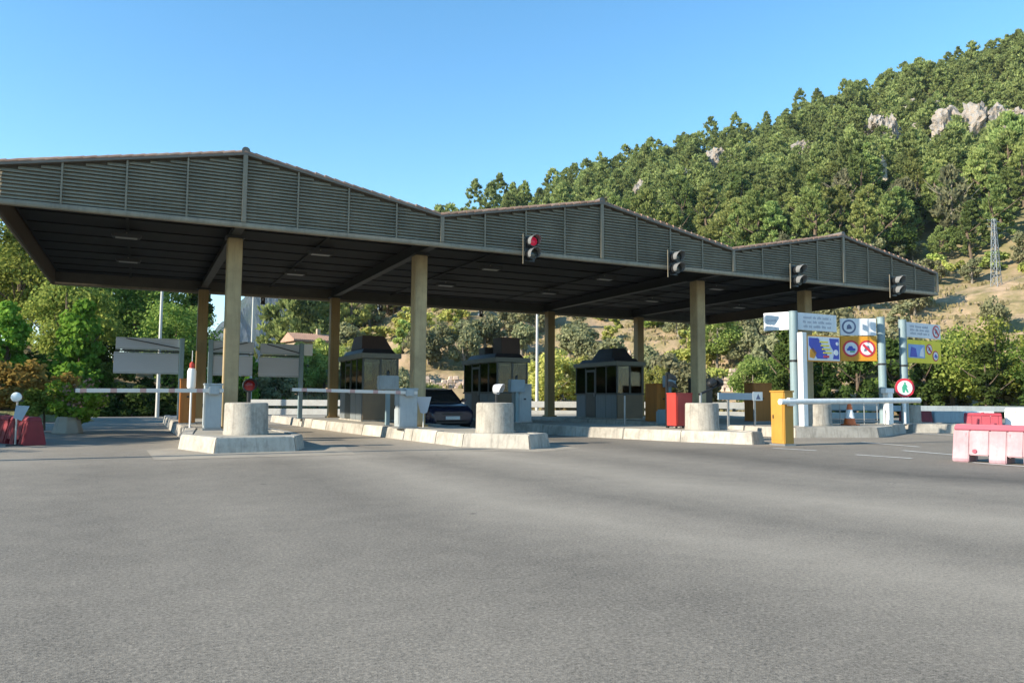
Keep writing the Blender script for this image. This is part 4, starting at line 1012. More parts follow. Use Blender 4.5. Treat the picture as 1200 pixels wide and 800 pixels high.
# ------------------------------------------------------------------ plastic water-filled barriers
def jersey(x, y, ang, label, m_, m_lip, grp, sc=1.0):
    t = thing('plastic_barrier', label, 'barrier', (x, y, 0), ang, grp); t.scale = (sc,) * 3
    L = 1.16
    m = MB()
    prof = [(-.24, .0), (-.24, .06), (-.135, .54), (.135, .54), (.24, .06), (.24, .0)]
    # body with two cut-outs (feet) : three stretches
    for u0, u1, zl in ((0, .26, 0), (.26, .56, .12), (.56, .82, 0), (.82, 1.06, .12), (1.06, L, 0)):
        def wx(z): return .24 - (.24 - .135) * max(0, (z - .06)) / .48
        zs = [zl, max(zl, .06), .54]
        P = [(-wx(z), z) for z in zs] + [(wx(z), z) for z in reversed(zs)]
        if zl >= .06: P = [(-wx(zl), zl), (-wx(.54), .54), (wx(.54), .54), (wx(zl), zl)]
        k = len(P)
        m.add([(u0 + .001, a, b) for a, b in P] + [(u1 - .001, a, b) for a, b in P], [tuple(reversed(range(k))), tuple(range(k, 2 * k))] + [(i, (i + 1) % k, k + (i + 1) % k, k + i) for i in range(k)])
    m.build('body', m_, t, bev=.014)
    MB().prism([(.005, -.15), (L - .005, -.15), (L - .005, .15), (.005, .15)], .541, .64, [(.02, -.10), (L - .02, -.10), (L - .02, .10), (.02, .10)]).build('lip', m_lip, t, bev=.015)
    for u in (.20, .86): m = MB(); m.prism([(u - .02, -.19), (u + .02, -.19), (u + .02, .19), (u - .02, .19)], .10, .50, [(u - .02, -.153), (u + .02, -.153), (u + .02, .153), (u - .02, .153)]); m.build('rib', m_, t, bev=.01)
    MB().tube([(L * .5, 0, .64), (L * .5, 0, .665)], .05, 12).build('filler_cap', m_lip, t)
    MB().tube([(L * .3, -.196, .19), (L * .3, -.235, .19)], .035, 10).build('drain_plug', m_lip, t)
    return t
g = 'sun bleached red plastic barriers at right'
dv = Vector((.28, -1.0)).normalized(); an = math.atan2(dv.y, dv.x)
for i, lab in enumerate(('sun bleached red plastic barrier, farther one of the near pair at right', 'sun bleached red plastic barrier cut by the right picture edge', 'sun bleached red plastic barrier nearest the camera outside the right edge')):
    p = Vector((13.95, 9.45)) + dv * 1.18 * i; jersey(p.x, p.y, an, lab, 'pinkplastic', 'pinkedge', g, 1.08)
jersey(28.75, 19.15, R(-58), 'bright red plastic barrier behind the sun bleached pair', 'redbright', 'redbright', None, 1.08)
jersey(30.0, 18.35, R(-58), 'white plastic barrier at the right picture edge behind the bleached pair', 'whiteplastic', 'whiteplastic', None, 1.38)
g = 'dark red plastic barriers at left'
jersey(-2.05, 20.3, R(115), 'dark red plastic barrier at left, right hand end one with a white lamp before it', 'redplastic', 'redplastic', g, 1.0)
jersey(-2.56, 21.4, R(115), 'dark red plastic barrier at left, cut by the picture edge', 'redplastic', 'redplastic', g, 1.0)
jersey(-3.07, 22.5, R(115), 'dark red plastic barrier at left outside the picture edge', 'redplastic', 'redplastic', g, 1.0)
t = thing('warning_lamp', 'white round warning lamp with a triangular plate on a thin post at left', 'lamp', (-2.42, 20.35, 0))
MB().tube([(0, 0, 0), (0, 0, 1.02)], .022, 8).build('post', 'galv', t)
m = MB(); m.lathe([(.01, -.06), (.085, -.04), (.11, 0), (.10, .05), (.06, .08)], n=18); me = m.mesh('lamp', 'lampwhite', smooth=True); me.transform(Matrix.Rotation(R(90), 4, 'X')); me.transform(Matrix.Translation((-.02, -.04, 1.08))); put('lamp', me, t)
MB().prism_y([(-.06, .62), (.10, .55), (.24, .88), (-.02, .90)], -.03, -.018).build('plate', 'sign_blue_grey', t)
MB().box(-.02, .12, -.07, -.03, .98, 1.02).build('bracket', 'black', t)
MB().box(-.16, .16, -.16, .16, 0, .03).build('foot', 'rubber', t)
t = thing('planter', 'grey tapered concrete planter under the pale flowering bush', 'planter', (-1.85, 26.6, 0))
m = MB(); m.lathe([(.42, 0), (.42, .05), (.30, .50), (.26, .50), (.24, .42)], n=8); m.build('pot', 'slab', t, bev=.015)
MB().tube([(0, 0, .36), (0, 0, .43)], .24, 12).build('soil', 'bark', t)

# ------------------------------------------------------------------ car
t = thing('parked_car', 'dark blue hatchback car waiting between the left and middle booths', 'car', (9.72, 24.6, 0))
def loft(secs, mname, name, parent, bev=0.0):
    m = MB(); k = len(secs[0])
    for s in secs: m.v += s
    for i in range(len(secs) - 1):
        for j in range(k): m.f.append((i * k + j, i * k + (j + 1) % k, (i + 1) * k + (j + 1) % k, (i + 1) * k + j))
    m.f.append(tuple(range(k))); m.f.append(tuple((len(secs) - 1) * k + j for j in reversed(range(k))))
    return m.build(name, mname, parent, bev=bev, smooth=True)
def sec(y, w, z0, z1, sh=.09): return [(-w + .06, y, z0), (-w, y, z0 + .15), (-w, y, z1 - sh), (-w + .10, y, z1), (w - .10, y, z1), (w, y, z1 - sh), (w, y, z0 + .15), (w - .06, y, z0)]
loft([sec(0, .70, .30, .66), sec(.12, .80, .22, .76), sec(.5, .85, .20, .88), sec(1.1, .86, .20, .98), sec(2.6, .87, .20, 1.0), sec(3.6, .85, .22, .98), sec(3.95, .78, .28, .90)], 'car', 'body', t, .02)
def gsec(y, wb, wt, zb, zt): return [(-wb, y, zb), (-wt, y, zt), (wt, y, zt), (wb, y, zb)]
loft([gsec(1.12, .76, .72, .975, .99), gsec(1.75, .76, .60, .98, 1.43), gsec(2.4, .76, .60, .98, 1.47), gsec(3.3, .75, .57, .98, 1.40), gsec(3.85, .72, .66, .96, 1.0)], 'darkwin', 'windows', t, .01)
loft([[(-.60, 1.70, 1.425), (-.56, 1.70, 1.455), (.56, 1.70, 1.455), (.60, 1.70, 1.425)], [(-.61, 2.4, 1.46), (-.56, 2.4, 1.50), (.56, 2.4, 1.50), (.61, 2.4, 1.46)], [(-.58, 3.4, 1.38), (-.54, 3.4, 1.43), (.54, 3.4, 1.43), (.58, 3.4, 1.38)]], 'car', 'roof', t, .01)
for s in (-1, 1):
    MB().obox((s * .745, 1.10, .99), (s * .60, 1.74, 1.44), .05, .05).build('pillar', 'car', t)
    MB().obox((s * .76, 2.5, .99), (s * .605, 2.45, 1.47), .05, .07).build('pillar', 'car', t)
    m = MB(); m.add([(s * .40, .10, .56), (s * .74, .18, .56), (s * .76, .30, .74), (s * .46, .16, .72), (s * .40, .04, .56), (s * .74, .09, .57), (s * .76, .20, .75), (s * .46, .09, .73)], [(0, 1, 2, 3), (7, 6, 5, 4), (0, 4, 5, 1), (1, 5, 6, 2), (2, 6, 7, 3), (3, 7, 4, 0)]); m.build('headlight', 'carlamp', t, bev=.01)
    MB().box(s * .95 - .09, s * .95 + .09, 1.28, 1.42, .98, 1.12).build('mirror', 'car', t, bev=.03)
    for yy in (.72, 3.2):
        w = MB(); w.tube([(s * .66, yy, .31), (s * .86, yy, .31)], .31, 24); wo = w.build('wheel', 'rubber', t, bev=.03, smooth=True)
        MB().disc((s * .862, yy, .31), (s, 0, 0), 0, .2, .012, 18).build('rim', 'galv', wo)
MB().box(-.26, .26, -.022, -.004, .40, .51).build('number_plate', 'plate', t)
MB().box(-.38, .38, -.006, .05, .55, .63).build('grille', 'black', t, bev=.01)
MB().box(-.62, .62, -.03, .08, .27, .37).build('bumper', 'black', t, bev=.03)

# ------------------------------------------------------------------ rear guard rail / white wall, right guard rail
def rails(name, label, pts, posts, mr, mp, zs, w=.05, h=.3, cat='guard rail', grp=None):
    a = Vector(pts[0]); b = Vector(pts[1]); t = thing(name, label, cat, (a.x, a.y, 0), 0, grp); d = b - a
    for z in zs: MB().obox((0, 0, z), (d.x, d.y, z), w, h).build('rail', mr, t, bev=.015)
    n = int(d.length / posts)
    nn = Vector((-d.y, d.x)).normalized() * .10
    for i in range(n + 1):
        p = d * (i / n) + nn; MB().box(p.x - .06, p.x + .06, p.y - .06, p.y + .06, 0, zs[-1] + h / 2 + .02).build('post', mp, t)
    return t
rails('guard_rail', 'long white two beam guard rail along the road behind the booths', ((5.9, 47.3), (37.5, 29.9)), 4.0, 'rail_white', 'black', (.30, .82), .12, .36)
rails('guard_rail', 'dark steel guard rail below the shaded trees at right', ((31.5, 35.5), (52, 21)), 4.0, 'grey_cab', 'black', (.72,), .08, .32)
dd = Vector((41.6 - 37.2, 27.3 - 29.3)); 
for i, mm in enumerate(('redplastic', 'grey_cab', 'whiteplastic')):
    p = Vector((36.9, 27.2)) + Vector((.93, -.36)) * 1.75 * i
    o = MB().prism([(-.83, -.22), (.83, -.22), (.83, .22), (-.83, .22)], 0, .62, [(-.80, -.15), (.80, -.15), (.80, .15), (-.80, .15)]).build('kerb_block', mm, None, (p.x, p.y, 0), bev=.03)
    o.rotation_euler.z = math.atan2(-.36, .93)
    tag(o, ('dark red', 'grey', 'white')[i] + ' block in the row of low road blocks right of the small bollard', 'road block', 'low road blocks in a row at right')

# ------------------------------------------------------------------ poles, pylon
def lamp_pole(x, y, h, r, label, m_='poolpale', arm=1.2, z0=None):
    z = hz(x, y) if z0 is None else z0
    t = thing('street_lamp', label, 'street lamp', (x, y, max(z, 0) - .05))
    MB().tube([(0, 0, 0), (0, 0, h)], [r * 1.3, r * .7], 10).build('pole', m_, t, smooth=True)
    MB().tube([(0, 0, h), (arm * .5, -.1, h + .25), (arm, -.2, h + .3)], r * .6, 8).build('arm', m_, t, smooth=True)
    MB().box(arm - .05, arm + .6, -.33, -.07, h + .24, h + .38).build('lamp_head', 'grey_cab', t, bev=.04)
    MB().box(-.2, .2, -.2, .2, -.02, .06).build('foot', 'galv', t)
    return t
lamp_pole(.98, 46.2, 9.5, .08, 'pale lamp pole behind the leftmost grey lane sign')
lamp_pole(7.15, 57, 9.0, .075, 'thin pale lamp pole in front of the distant peak')
lamp_pole(23.2, 44.0, 9.5, .085, 'pale lamp pole just left of the third rear column')
lamp_pole(-12.5, 15.7, 8.2, .13, 'lamp pole left of the picture whose shadow crosses the road', 'galv', .8, 0)
px_, py_ = pol(58.4, 124); pz = hz(px_, py_)
t = thing('power_pylon', 'grey steel lattice power pylon on the bare slope at right', 'pylon', (px_, py_, pz - .3))
Hh = 9.6
legs = [(sx, sy) for sx in (-1, 1) for sy in (-1, 1)]
wd = lambda z: .48 - .30 * z / Hh
for sx, sy in legs: MB().obox((sx * wd(0), sy * wd(0), 0), (sx * wd(Hh), sy * wd(Hh), Hh), .065, .065).build('leg', 'galv', t)
nb = 9
for i in range(nb):
    z0, z1 = Hh * i / nb, Hh * (i + 1) / nb; br = MB()
    c0 = [(-wd(z0), -wd(z0), z0), (wd(z0), -wd(z0), z0), (wd(z0), wd(z0), z0), (-wd(z0), wd(z0), z0)]
    c1 = [(-wd(z1), -wd(z1), z1), (wd(z1), -wd(z1), z1), (wd(z1), wd(z1), z1), (-wd(z1), wd(z1), z1)]
    for j in range(4): br.obox(c0[j], c1[(j + 1) % 4], .03, .03); br.obox(c0[(j + 1) % 4], c1[j], .03, .03); br.obox(c1[j], c1[(j + 1) % 4], .03, .03)
    br.build('lattice', 'galv', t)
for z in (8.4, 9.3): MB().obox((-1.4, 0, z), (1.4, 0, z), .09, .09).build('crossarm', 'galv', t)

# ------------------------------------------------------------------ houses
x, y = pol(11.0, 92); z = hz(x, y)
t = thing('house', 'small house with a red tiled roof behind the second rear column', 'house', (x, y, z + 1.9), R(12)); t.scale = (.82, .82, .92)
MB().box(-2.6, 2.6, -1.8, 1.8, -3, 3.6).build('wall', 'plaster', t)
rf = MB().prism_x([(-2.4, 3.602), (2.4, 3.602), (2.4, 3.75), (0, 4.7), (-2.4, 3.75)], -3.1, 3.1).build('roof', 'rooftile', t)
m = MB()
for i in range(22):
    u = -3.0 + i * .285; m.tube([(u, -2.42, 3.78), (u, 0, 4.73)], .075, 6)
m.build('tile_rows', 'rooftile', rf)['kind'] = 'stuff'
MB().box(1.2, 1.7, -.3, .2, 4.2, 5.4).build('chimney', 'plaster', rf)
for u in (-1.5, 0.9):
    w = MB().box(u - .45, u + .45, -1.86, -1.802, 1.5, 2.7).build('window', 'white', t); MB().box(u - .38, u + .38, -1.88, -1.862, 1.57, 2.63).build('pane', 'darkwin', w)
MB().box(-.6, .1, -1.86, -1.802, .3, 2.4).build('door', 'bark', t)
x, y = pol(51.9, 205); z = hz(x, y)
M['paleplaster'] = mat('pale_plaster', (.50, .43, .33), .9)
t = thing('house', 'tiny cream house among the pines high on the hill', 'house', (x, y, z + 2.4), R(-38)); t.scale = (.7, .7, .7)
MB().box(-2.0, 2.0, -2, 2, -3.6, 3.0).build('wall', 'paleplaster', t)
MB().prism_x([(-2.2, 3.002), (2.2, 3.002), (0, 4.5)], -2.2, 2.2).build('roof', 'paleplaster', t)
MB().box(-.5, .5, -2.06, -2.002, .6, 1.9).build('window', 'darkwin', t)
MB().box(.8, 1.4, -.4, .2, 3.6, 6.0).build('chimney', 'paleplaster', t)

# ------------------------------------------------------------------ rocks on the hill
def outcrop(seed, rx, ry, rz_):
    rs = np.random.RandomState(seed + 50); bm = bmesh.new()
    for b in range(11):                            # a crag of jammed angular blocks, split by fissures
        c = np.array([rs.uniform(-.75, .75), rs.uniform(-.35, .35), 0]); hgt = (1 - abs(c[0])) * rs.uniform(.5, 1.0)
        c[2] = rs.uniform(-.4, .5) * hgt; sz = np.array([rs.uniform(.16, .38), rs.uniform(.3, .5), rs.uniform(.25, .55)])
        r_ = bmesh.ops.create_icosphere(bm, subdivisions=3, radius=1)
        pl = [(p / np.linalg.norm(p), rs.uniform(.45, .8)) for p in rs.randn(12, 3)]
        for v in r_['verts']:
            p = np.array(v.co)
            for n, d in pl:
                q = p @ n
                if q > d: p = p - n * (q - d)
            nn = float(fbm(np.array([p[0] * 4 + seed + b]), np.array([p[2] * 5 + p[1] * 4]), 4)[0])
            p = p * (1 + nn * 1.3) * sz + c
            v.co = Vector((p[0] * rx, p[1] * ry, p[2] * rz_))
    me = bpy.data.meshes.new('rock_outcrop'); bm.to_mesh(me); bm.free(); me.materials.append(M['rock']); return me
ROCK = [outcrop(i, 1, 1, 1) for i in range(4)]
rocks = [(57.0, 242, 13, 7, 13, 'largest grey limestone cliff near the top right of the hill'), (58.7, 246, 9, 6, 9, 'grey limestone cliff right beside the largest one'), (60.5, 246, 7, 6, 7, 'limestone cliff at the right picture edge high on the hill'),
         (53.4, 248, 7.5, 5, 10, 'tall pale cliff left of the largest limestone cliff'), (54.2, 285, 6, 5, 4, 'small grey rock above the tall pale cliff'), (55.6, 280, 4, 4, 5, 'narrow grey rock between two cliffs near the hilltop'),
         (41.0, 262, 4.5, 4, 7, 'pale rock face midway along the wooded ridge'), (42.4, 275, 5, 4, 4, 'flat pale rock just right of the ridge rock face'), (35.7, 232, 5, 4, 5, 'pale rock above the right slope of the middle gable'),
         (39.0, 240, 4, 4, 5, 'grey rock among the pines below the ridge rock face'), (46.8, 262, 5, 4, 5, 'grey rock among the pines midway along the ridge'), (51.6, 266, 4.5, 4, 5, 'grey rock high on the slope left of the tall pale cliff'),
         (49.6, 250, 3.5, 3, 2.5, 'small pale rock low left of the tall pale cliff')]
for i, (a, r, sx, sy, sz, lab) in enumerate(rocks):
    x, y = pol(a, r); o = put('rock_outcrop', ROCK[i % 4], None, (x, y, hz(x, y) + sz * (.42 if i < 6 else .9)), R(-a + 10 * i)); o.scale = (sx, sy, sz * 1.0); tag(o, lab, 'rock', 'limestone outcrops on the hill')

# ruined terrace walls: stones
def stone_wall(x, y, L, h, ang, label, seed):
    rs = random.Random(seed); t = thing('stone_wall', label, 'stone wall', (x, y, hz(x, y) - .2), ang, 'ruined terrace walls on the slope'); stones = []
    for q in range(4):
        m = MB(); w, d, hh = rs.uniform(.5, .8), rs.uniform(.4, .6), rs.uniform(.3, .45)
        m.prism([(-w / 2, -d / 2), (w / 2, -d / 2 + .05), (w / 2 - .05, d / 2), (-w / 2 + .04, d / 2)], 0, hh, [(-w / 2 + .07, -d / 2 + .06), (w / 2 - .06, -d / 2 + .1), (w / 2 - .1, d / 2), (-w / 2 + .1, d / 2)]); stones.append((m.mesh('stone', 'stone', bev=.05, seg=1), w, hh))
    z = 0
    while z < h:
        u = -L / 2 + rs.uniform(0, .3)
        while u < L / 2:
            me, w, hh = stones[rs.randrange(4)]
            if z < h * (1 - .5 * abs(math.sin(u * .9 + seed))): put('stone', me, t, (u, rs.uniform(-.08, .08) + z * .12, z), rs.uniform(-.2, .2) + (math.pi if rs.random() < .5 else 0))
            u += w * .95
        z += .36
    return t
for i, (a, r, L, h, da_, lab) in enumerate([(41.2, 74, 5.5, 2.2, 0, 'ruined pinkish stone wall right of the third front column'), (42.9, 76, 4.5, 2.5, 8, 'broken pinkish stone wall under the bushes left of the white boards'),
                                          (34.6, 92, 5, 1.8, 0, 'low rough stone wall left of the fourth rear column'), (27.4, 80, 5, 1.6, 0, 'low stone wall left of the third rear column'), (21.5, 84, 6, 1.4, 5, 'low stone terrace wall above the dark blue car')]):
    x, y = pol(a, r); stone_wall(x, y, L, h, R(-a + da_), lab, i + 2)

# ------------------------------------------------------------------ vegetation
def crown(seed, clumps, leaves, leaf_s, rx, rz_, zc, shape='round', flat=.55, droop=0.0):
    rs = np.random.RandomState(seed); V = []; 
    C = []
    for i in range(clumps):
        d = rs.randn(3); d /= np.linalg.norm(d); rr = rs.uniform(.25, 1.0) ** .6
        p = d * rr
        if shape == 'cone': 
            h = rs.uniform(-1, 1); w = max(.12, (1 - (h + 1) / 2) ** .75 + .10); a = rs.uniform(0, 6.283); q = rs.uniform(.2, .8) ** .5 * w * .85
            p = np.array([q * np.cos(a), q * np.sin(a), h])
        elif shape == 'umbrella': p[2] = abs(p[2]) * .8 - .35 + rs.uniform(-.2, .1)
        p = p * np.array([1 + rs.uniform(-.15, .15), 1 + rs.uniform(-.15, .15), 1])
        C.append((p * np.array([rx, rx, rz_]) + np.array([0, 0, zc]), rs.uniform(.22, .42) * rx))
    per = leaves // clumps
    quads = []
    for c, cr in C:
        d = rs.randn(per, 3); d /= np.linalg.norm(d, axis=1)[:, None]
        p = c + d * cr * (rs.rand(per, 1) ** .35) * np.array([1, 1, .75]); p[:, 2] -= droop * rs.rand(per)
        nrm = d * .8 + rs.randn(per, 3) * .55 + np.array([0, 0, .35]); nrm /= np.linalg.norm(nrm, axis=1)[:, None]
        t = np.cross(nrm, rs.randn(per, 3)); t /= np.linalg.norm(t, axis=1)[:, None] + 1e-9; b = np.cross(nrm, t)
        s = leaf_s * rs.uniform(.6, 1.35, (per, 1))
        quads.append(np.stack([p - t * s * .7, p - b * s * flat, p + t * s * .7, p + b * s * flat], 1))
    return np.concatenate(quads).reshape(-1, 3)
def quad_mesh(name, V, m_):
    n = len(V); me = bpy.data.meshes.new(name)
    me.vertices.add(n); me.vertices.foreach_set('co', V.astype(np.float32).ravel())
    me.loops.add(n); me.loops.foreach_set('vertex_index', np.arange(n, dtype=np.int32))
    me.polygons.add(n // 4); me.polygons.foreach_set('loop_start', np.arange(0, n, 4, dtype=np.int32))
    me.update(calc_edges=True); me.materials.append(M[m_]); return me
def trunk(h, r, m_, seed, lean=.1, limbs=4, top=.5):
    rs = random.Random(seed); m = MB()
    lx, ly = rs.uniform(-lean, lean) * h, rs.uniform(-lean, lean) * h
    m.tube([(0, 0, -.4), (lx * .3, ly * .3, h * .4), (lx * .7, ly * .7, h * .75), (lx, ly, h)], [r * 1.25, r, r * .7, r * .25], 7)
    for i in range(limbs):
        a = 6.283 * i / limbs + rs.uniform(-.5, .5); z = h * rs.uniform(.35, .7); q = h * rs.uniform(.25, .42) * top * 2
        k = z / h; m.tube([(lx * k, ly * k, z), (lx * k + math.cos(a) * q * .55, ly * k + math.sin(a) * q * .55, z + q * .35), (lx * k + math.cos(a) * q, ly * k + math.sin(a) * q, z + q * .75)], [r * .5, r * .35, r * .12], 5, cap=False)
    return m.mesh('trunk', m_, smooth=True)
KIND = {}
def kind(nm, crowns, trunks): KIND[nm] = (crowns, trunks)
CV = {}
def pine_crown(seed, rx, rz_, zc, n, base=.15):
    # whorls of upswept sprays round a tapering, ragged axis; sprays are slim upward-pointing blades
    rs = np.random.RandomState(seed); K = 75; out = []
    ang0 = rs.uniform(0, 6.28, 9); amp = rs.uniform(.0, .35, 9)
    for i in range(K):
        h = (i + rs.rand()) / K
        prof = (1 - h ** 2.3) ** .75 * (min(1, h / .22 + .4)); a = rs.uniform(0, 6.283)
        side = 1 + amp[int(h * 8.99)] * math.cos(a - ang0[int(h * 8.99)]) * 1.1
        q = prof * side * rs.uniform(.35, 1.0) ** .55
        c = np.array([q * rx * math.cos(a), q * rx * math.sin(a), zc - rz_ + 2 * rz_ * h + rs.uniform(-.2, .2)])
        cr = rs.uniform(.26, .50); k = n // K; lf = 1.0 if n > 4000 else 1.5 if n > 2000 else 1.7
        d = rs.randn(k, 3); d /= np.linalg.norm(d, axis=1)[:, None]
        p = c + d * cr * np.array([1.25, 1.25, .85]) * (rs.rand(k, 1) ** .4) * rx / 2.6
        ax = d * .55 + np.array([math.cos(a) * .35, math.sin(a) * .35, .75]) + rs.randn(k, 3) * .3; ax /= np.linalg.norm(ax, axis=1)[:, None]
        w = np.cross(ax, rs.randn(k, 3)); w /= np.linalg.norm(w, axis=1)[:, None] + 1e-9
        L = rs.uniform(.20, .36, (k, 1)) * lf; W_ = L * .36
        out.append(np.stack([p - ax * L * .6, p + w * W_, p + ax * L * .8, p - w * W_], 1))
    return np.concatenate(out).reshape(-1, 3)
PSH = [(1, 2.5, 3.3, 4.9), (2, 2.1, 3.9, 5.2), (3, 3.0, 2.9, 4.7), (4, 1.7, 3.5, 4.8), (5, 2.7, 3.7, 5.5), (6, 3.2, 2.5, 4.9)]
CV['pine'] = [pine_crown(*q, 5600) for q in PSH]
FAR = [pine_crown(*q, 2200).reshape(-1, 4, 3) for q in PSH]
CV['oak'] = [crown(s_, 40, 2400, .26, rx, rz_, zc) for s_, rx, rz_, zc in ((6, 2.5, 2.1, 3.2), (7, 2.2, 2.4, 3.3))]
kind('oak', [quad_mesh('crown', v, 'oak_leaf') for v in CV['oak']], [trunk(4.4, .17, 'bark', 8 + s_) for s_ in range(2)])
kind('grey', [quad_mesh('crown', pine_crown(s_, 2.0, 3.0, 4.6, 1300), 'grey_leaf') for s_ in (8, 9)], [trunk(6.8, .14, 'palebark', 18 + s_, .12, 7, .6) for s_ in range(2)])
kind('pine', [quad_mesh('crown', v, 'pine_leaf') for v in CV['pine']], [trunk(7.2, .17, 'bark', s) for s in range(3)])
CV['olive'] = [crown(s, c, lv, .26, rx, rz_, zc) for s, c, lv, rx, rz_, zc in [(11, 22, 1900, 2.1, 1.5, 2.7), (12, 26, 2100, 2.4, 1.7, 2.8), (13, 18, 1600, 1.8, 1.6, 2.5)]]
kind('olive', [quad_mesh('crown', v, 'olive_leaf') for v in CV['olive']], [trunk(2.6, .17, 'palebark', 20 + s, .2, 4) for s in range(2)])
CV['shrub'] = [crown(s, c, lv, .22, rx, rz_, zc) for s, c, lv, rx, rz_, zc in [(21, 14, 1300, 1.35, .95, .95), (22, 16, 1300, 1.6, .85, .85), (23, 12, 1100, 1.1, 1.2, 1.2)]]
kind('shrub', [quad_mesh('crown', v, 'shrub_leaf') for v in CV['shrub']], [trunk(1.1, .06, 'bark', 30, .2, 5)])
kind('broad', [quad_mesh('crown', crown(s, c, lv, .19, rx, rz_, zc), 'broad_leaf') for s, c, lv, rx, rz_, zc in [(31, 44, 9000, 3.3, 3.3, 4.9), (32, 40, 8500, 3.0, 3.7, 5.0), (33, 38, 8000, 3.5, 2.8, 4.6)]], [trunk(6.4, .2, 'bark', 40 + s, .12, 6) for s in range(2)])
kind('lit', [quad_mesh('crown', crown(s, c, lv, .17, rx, rz_, zc), 'lit_leaf') for s, c, lv, rx, rz_, zc in [(31, 60, 9000, 3.2, 3.3, 4.6), (32, 56, 8500, 2.9, 3.7, 4.7), (33, 52, 8000, 3.4, 2.8, 4.3)]], [trunk(6.4, .18, 'bark', 45 + s, .12, 6) for s in range(2)])
kind('scrub', [quad_mesh('crown', crown(s, c, lv, .20, rx, rz_, zc), 'shrub_leaf') for s, c, lv, rx, rz_, zc in [(35, 44, 7500, 3.1, 3.1, 4.3), (36, 40, 7000, 3.3, 2.8, 4.0)]], [trunk(5.4, .16, 'palebark', 44, .15, 6)])
kind('bright', [quad_mesh('crown', crown(s, c, lv, .20, rx, rz_, zc, 'cone'), 'bright_leaf') for s, c, lv, rx, rz_, zc in [(41, 34, 6000, 1.9, 3.0, 3.3), (42, 30, 5600, 2.2, 2.6, 3.0)]], [trunk(4.2, .13, 'bark', 50, .08, 5)])
kind('darkc', [quad_mesh('crown', crown(s, c, lv, .24, rx, rz_, zc, 'cone'), 'dark_leaf') for s, c, lv, rx, rz_, zc in [(51, 34, 5200, 2.0, 4.2, 4.6), (52, 36, 5200, 2.4, 3.6, 4.2)]], [trunk(7.0, .16, 'bark', 60, .05, 4)])
kind('loose', [quad_mesh('crown', crown(s, 34, 3600, .17, 2.7, 3.4, 6.2), 'broad_leaf') for s in (61, 62)], [trunk(8.4, .13, 'bark', 70, .08, 8, .8)])
kind('rust', [quad_mesh('crown', crown(71, 16, 2200, .13, 1.3, .8, .9), 'rust_leaf')], [trunk(.9, .05, 'bark', 80, .2, 5)])
kind('flower', [quad_mesh('crown', crown(81, 16, 420, .09, 1.15, .72, 1.05), 'blossom')], [trunk(1.0, .05, 'bark', 81, .2, 6)])
kind('hedge', [quad_mesh('crown', crown(91, 18, 2600, .12, 1.2, .8, .9), 'broad_leaf'), quad_mesh('crown', crown(92, 18, 2600, .12, 1.2, .8, .9), 'dark_leaf')], [trunk(1.0, .05, 'bark', 82, .2, 6)])
rv_ = random.Random(11)
def plant(kd, name, x, y, sc, label, cat, group=None, var=None, z=None, sz=None):
    cs, ts = KIND[kd]
    o = thing(name, label, cat, (x, y, (hz(x, y) if z is None else z) - .05), rv_.uniform(0, 6.28), group)
    o.scale = (sc, sc, sc * (sz or rv_.uniform(.88, 1.14)))
    put('crown', cs[rv_.randrange(len(cs)) if var is None else var], o); put('trunk', ts[rv_.randrange(len(ts))], o)
    return o

# forest on the hill: candidate points on a jittered grid; nearest 300 are individuals
def in_rock(a, r):
    return any(abs(a - ra) < R_w and -19 < r - rr < 4 for ra, rr, R_w in [(q[0], q[1], math.degrees(q[2] * .72 / q[1])) for q in rocks])
cand = []
rr = 118.0
while rr < 352:
    da_ = math.degrees((4.1 + (rr - 118) * .005) / rr)
    a = 9.0 + rv_.uniform(0, da_)
    while a < 76:
        ja, jr = a + rv_.uniform(-.75, .75) * da_, rr + rv_.uniform(-3.4, 3.4)
        r1 = float(np.interp(ja, TER[:, 0], TER[:, 2])); lo = float(np.interp(ja, [9, 14, 22, 30, 40, 48, 53, 60, 76], [110, 120, 142, 146, 140, 130, 142, 150, 140]))
        gap = vnoise(np.array([jr / 16 + 3]), np.array([ja * 1.1]))[0]
        if lo < jr < r1 + 7 and not in_rock(ja, jr) and not (abs(ja - 51.9) < .75 and 182 < jr < 203) and gap > .14:
            cand.append((jr, ja))
        a += da_
    rr += 4.6
vis = sorted([c for c in cand if 13 < c[1] < 61]); rest = [c for c in cand if not 13 < c[1] < 61]
vis_ids = set(map(tuple, vis[:298]))
def size(r): return .62 + 1.0 * rv_.random() ** 1.3
for r, a in vis[:298]:
    x, y = pol(a, r); u = rv_.random(); m_ = float(vnoise(np.array([r / 22 + 5]), np.array([a / 5.0 + 7]))[0])
    if u < .10: plant('grey', 'pine_tree', x, y, size(r), 'thin greyish pine tree standing among the greener hillside pines', 'tree', 'thin greyish pines on the hillside')
    elif m_ > .60 and u < .75 or u < .16: plant('oak', 'oak_tree', x, y, size(r) * 1.1, 'dark round oak tree growing among the hillside pines', 'tree', 'dark round oaks on the hillside')
    else: plant('pine', 'pine_tree', x, y, size(r), 'light green feathery pine tree on the wooded hillside', 'tree', 'pines covering the hillside')
far = vis[298:] + rest
rs = np.random.RandomState(5); acc = []
for r, a in far:
    x, y = pol(a, r); v = CV['oak'][rs.randint(2)].reshape(-1, 4, 3) if rs.rand() < .18 else FAR[rs.randint(6)]
    keep = rs.rand(len(v)) < .75; v = v[keep].reshape(-1, 3) 
    s = size(r); t_ = rs.uniform(0, 6.28); c, q = math.cos(t_), math.sin(t_)
    w = np.stack([v[:, 0] * c - v[:, 1] * q, v[:, 0] * q + v[:, 1] * c, v[:, 2] * rs.uniform(.88, 1.14)], 1) * s
    acc.append(w + np.array([x, y, hz(x, y)]))
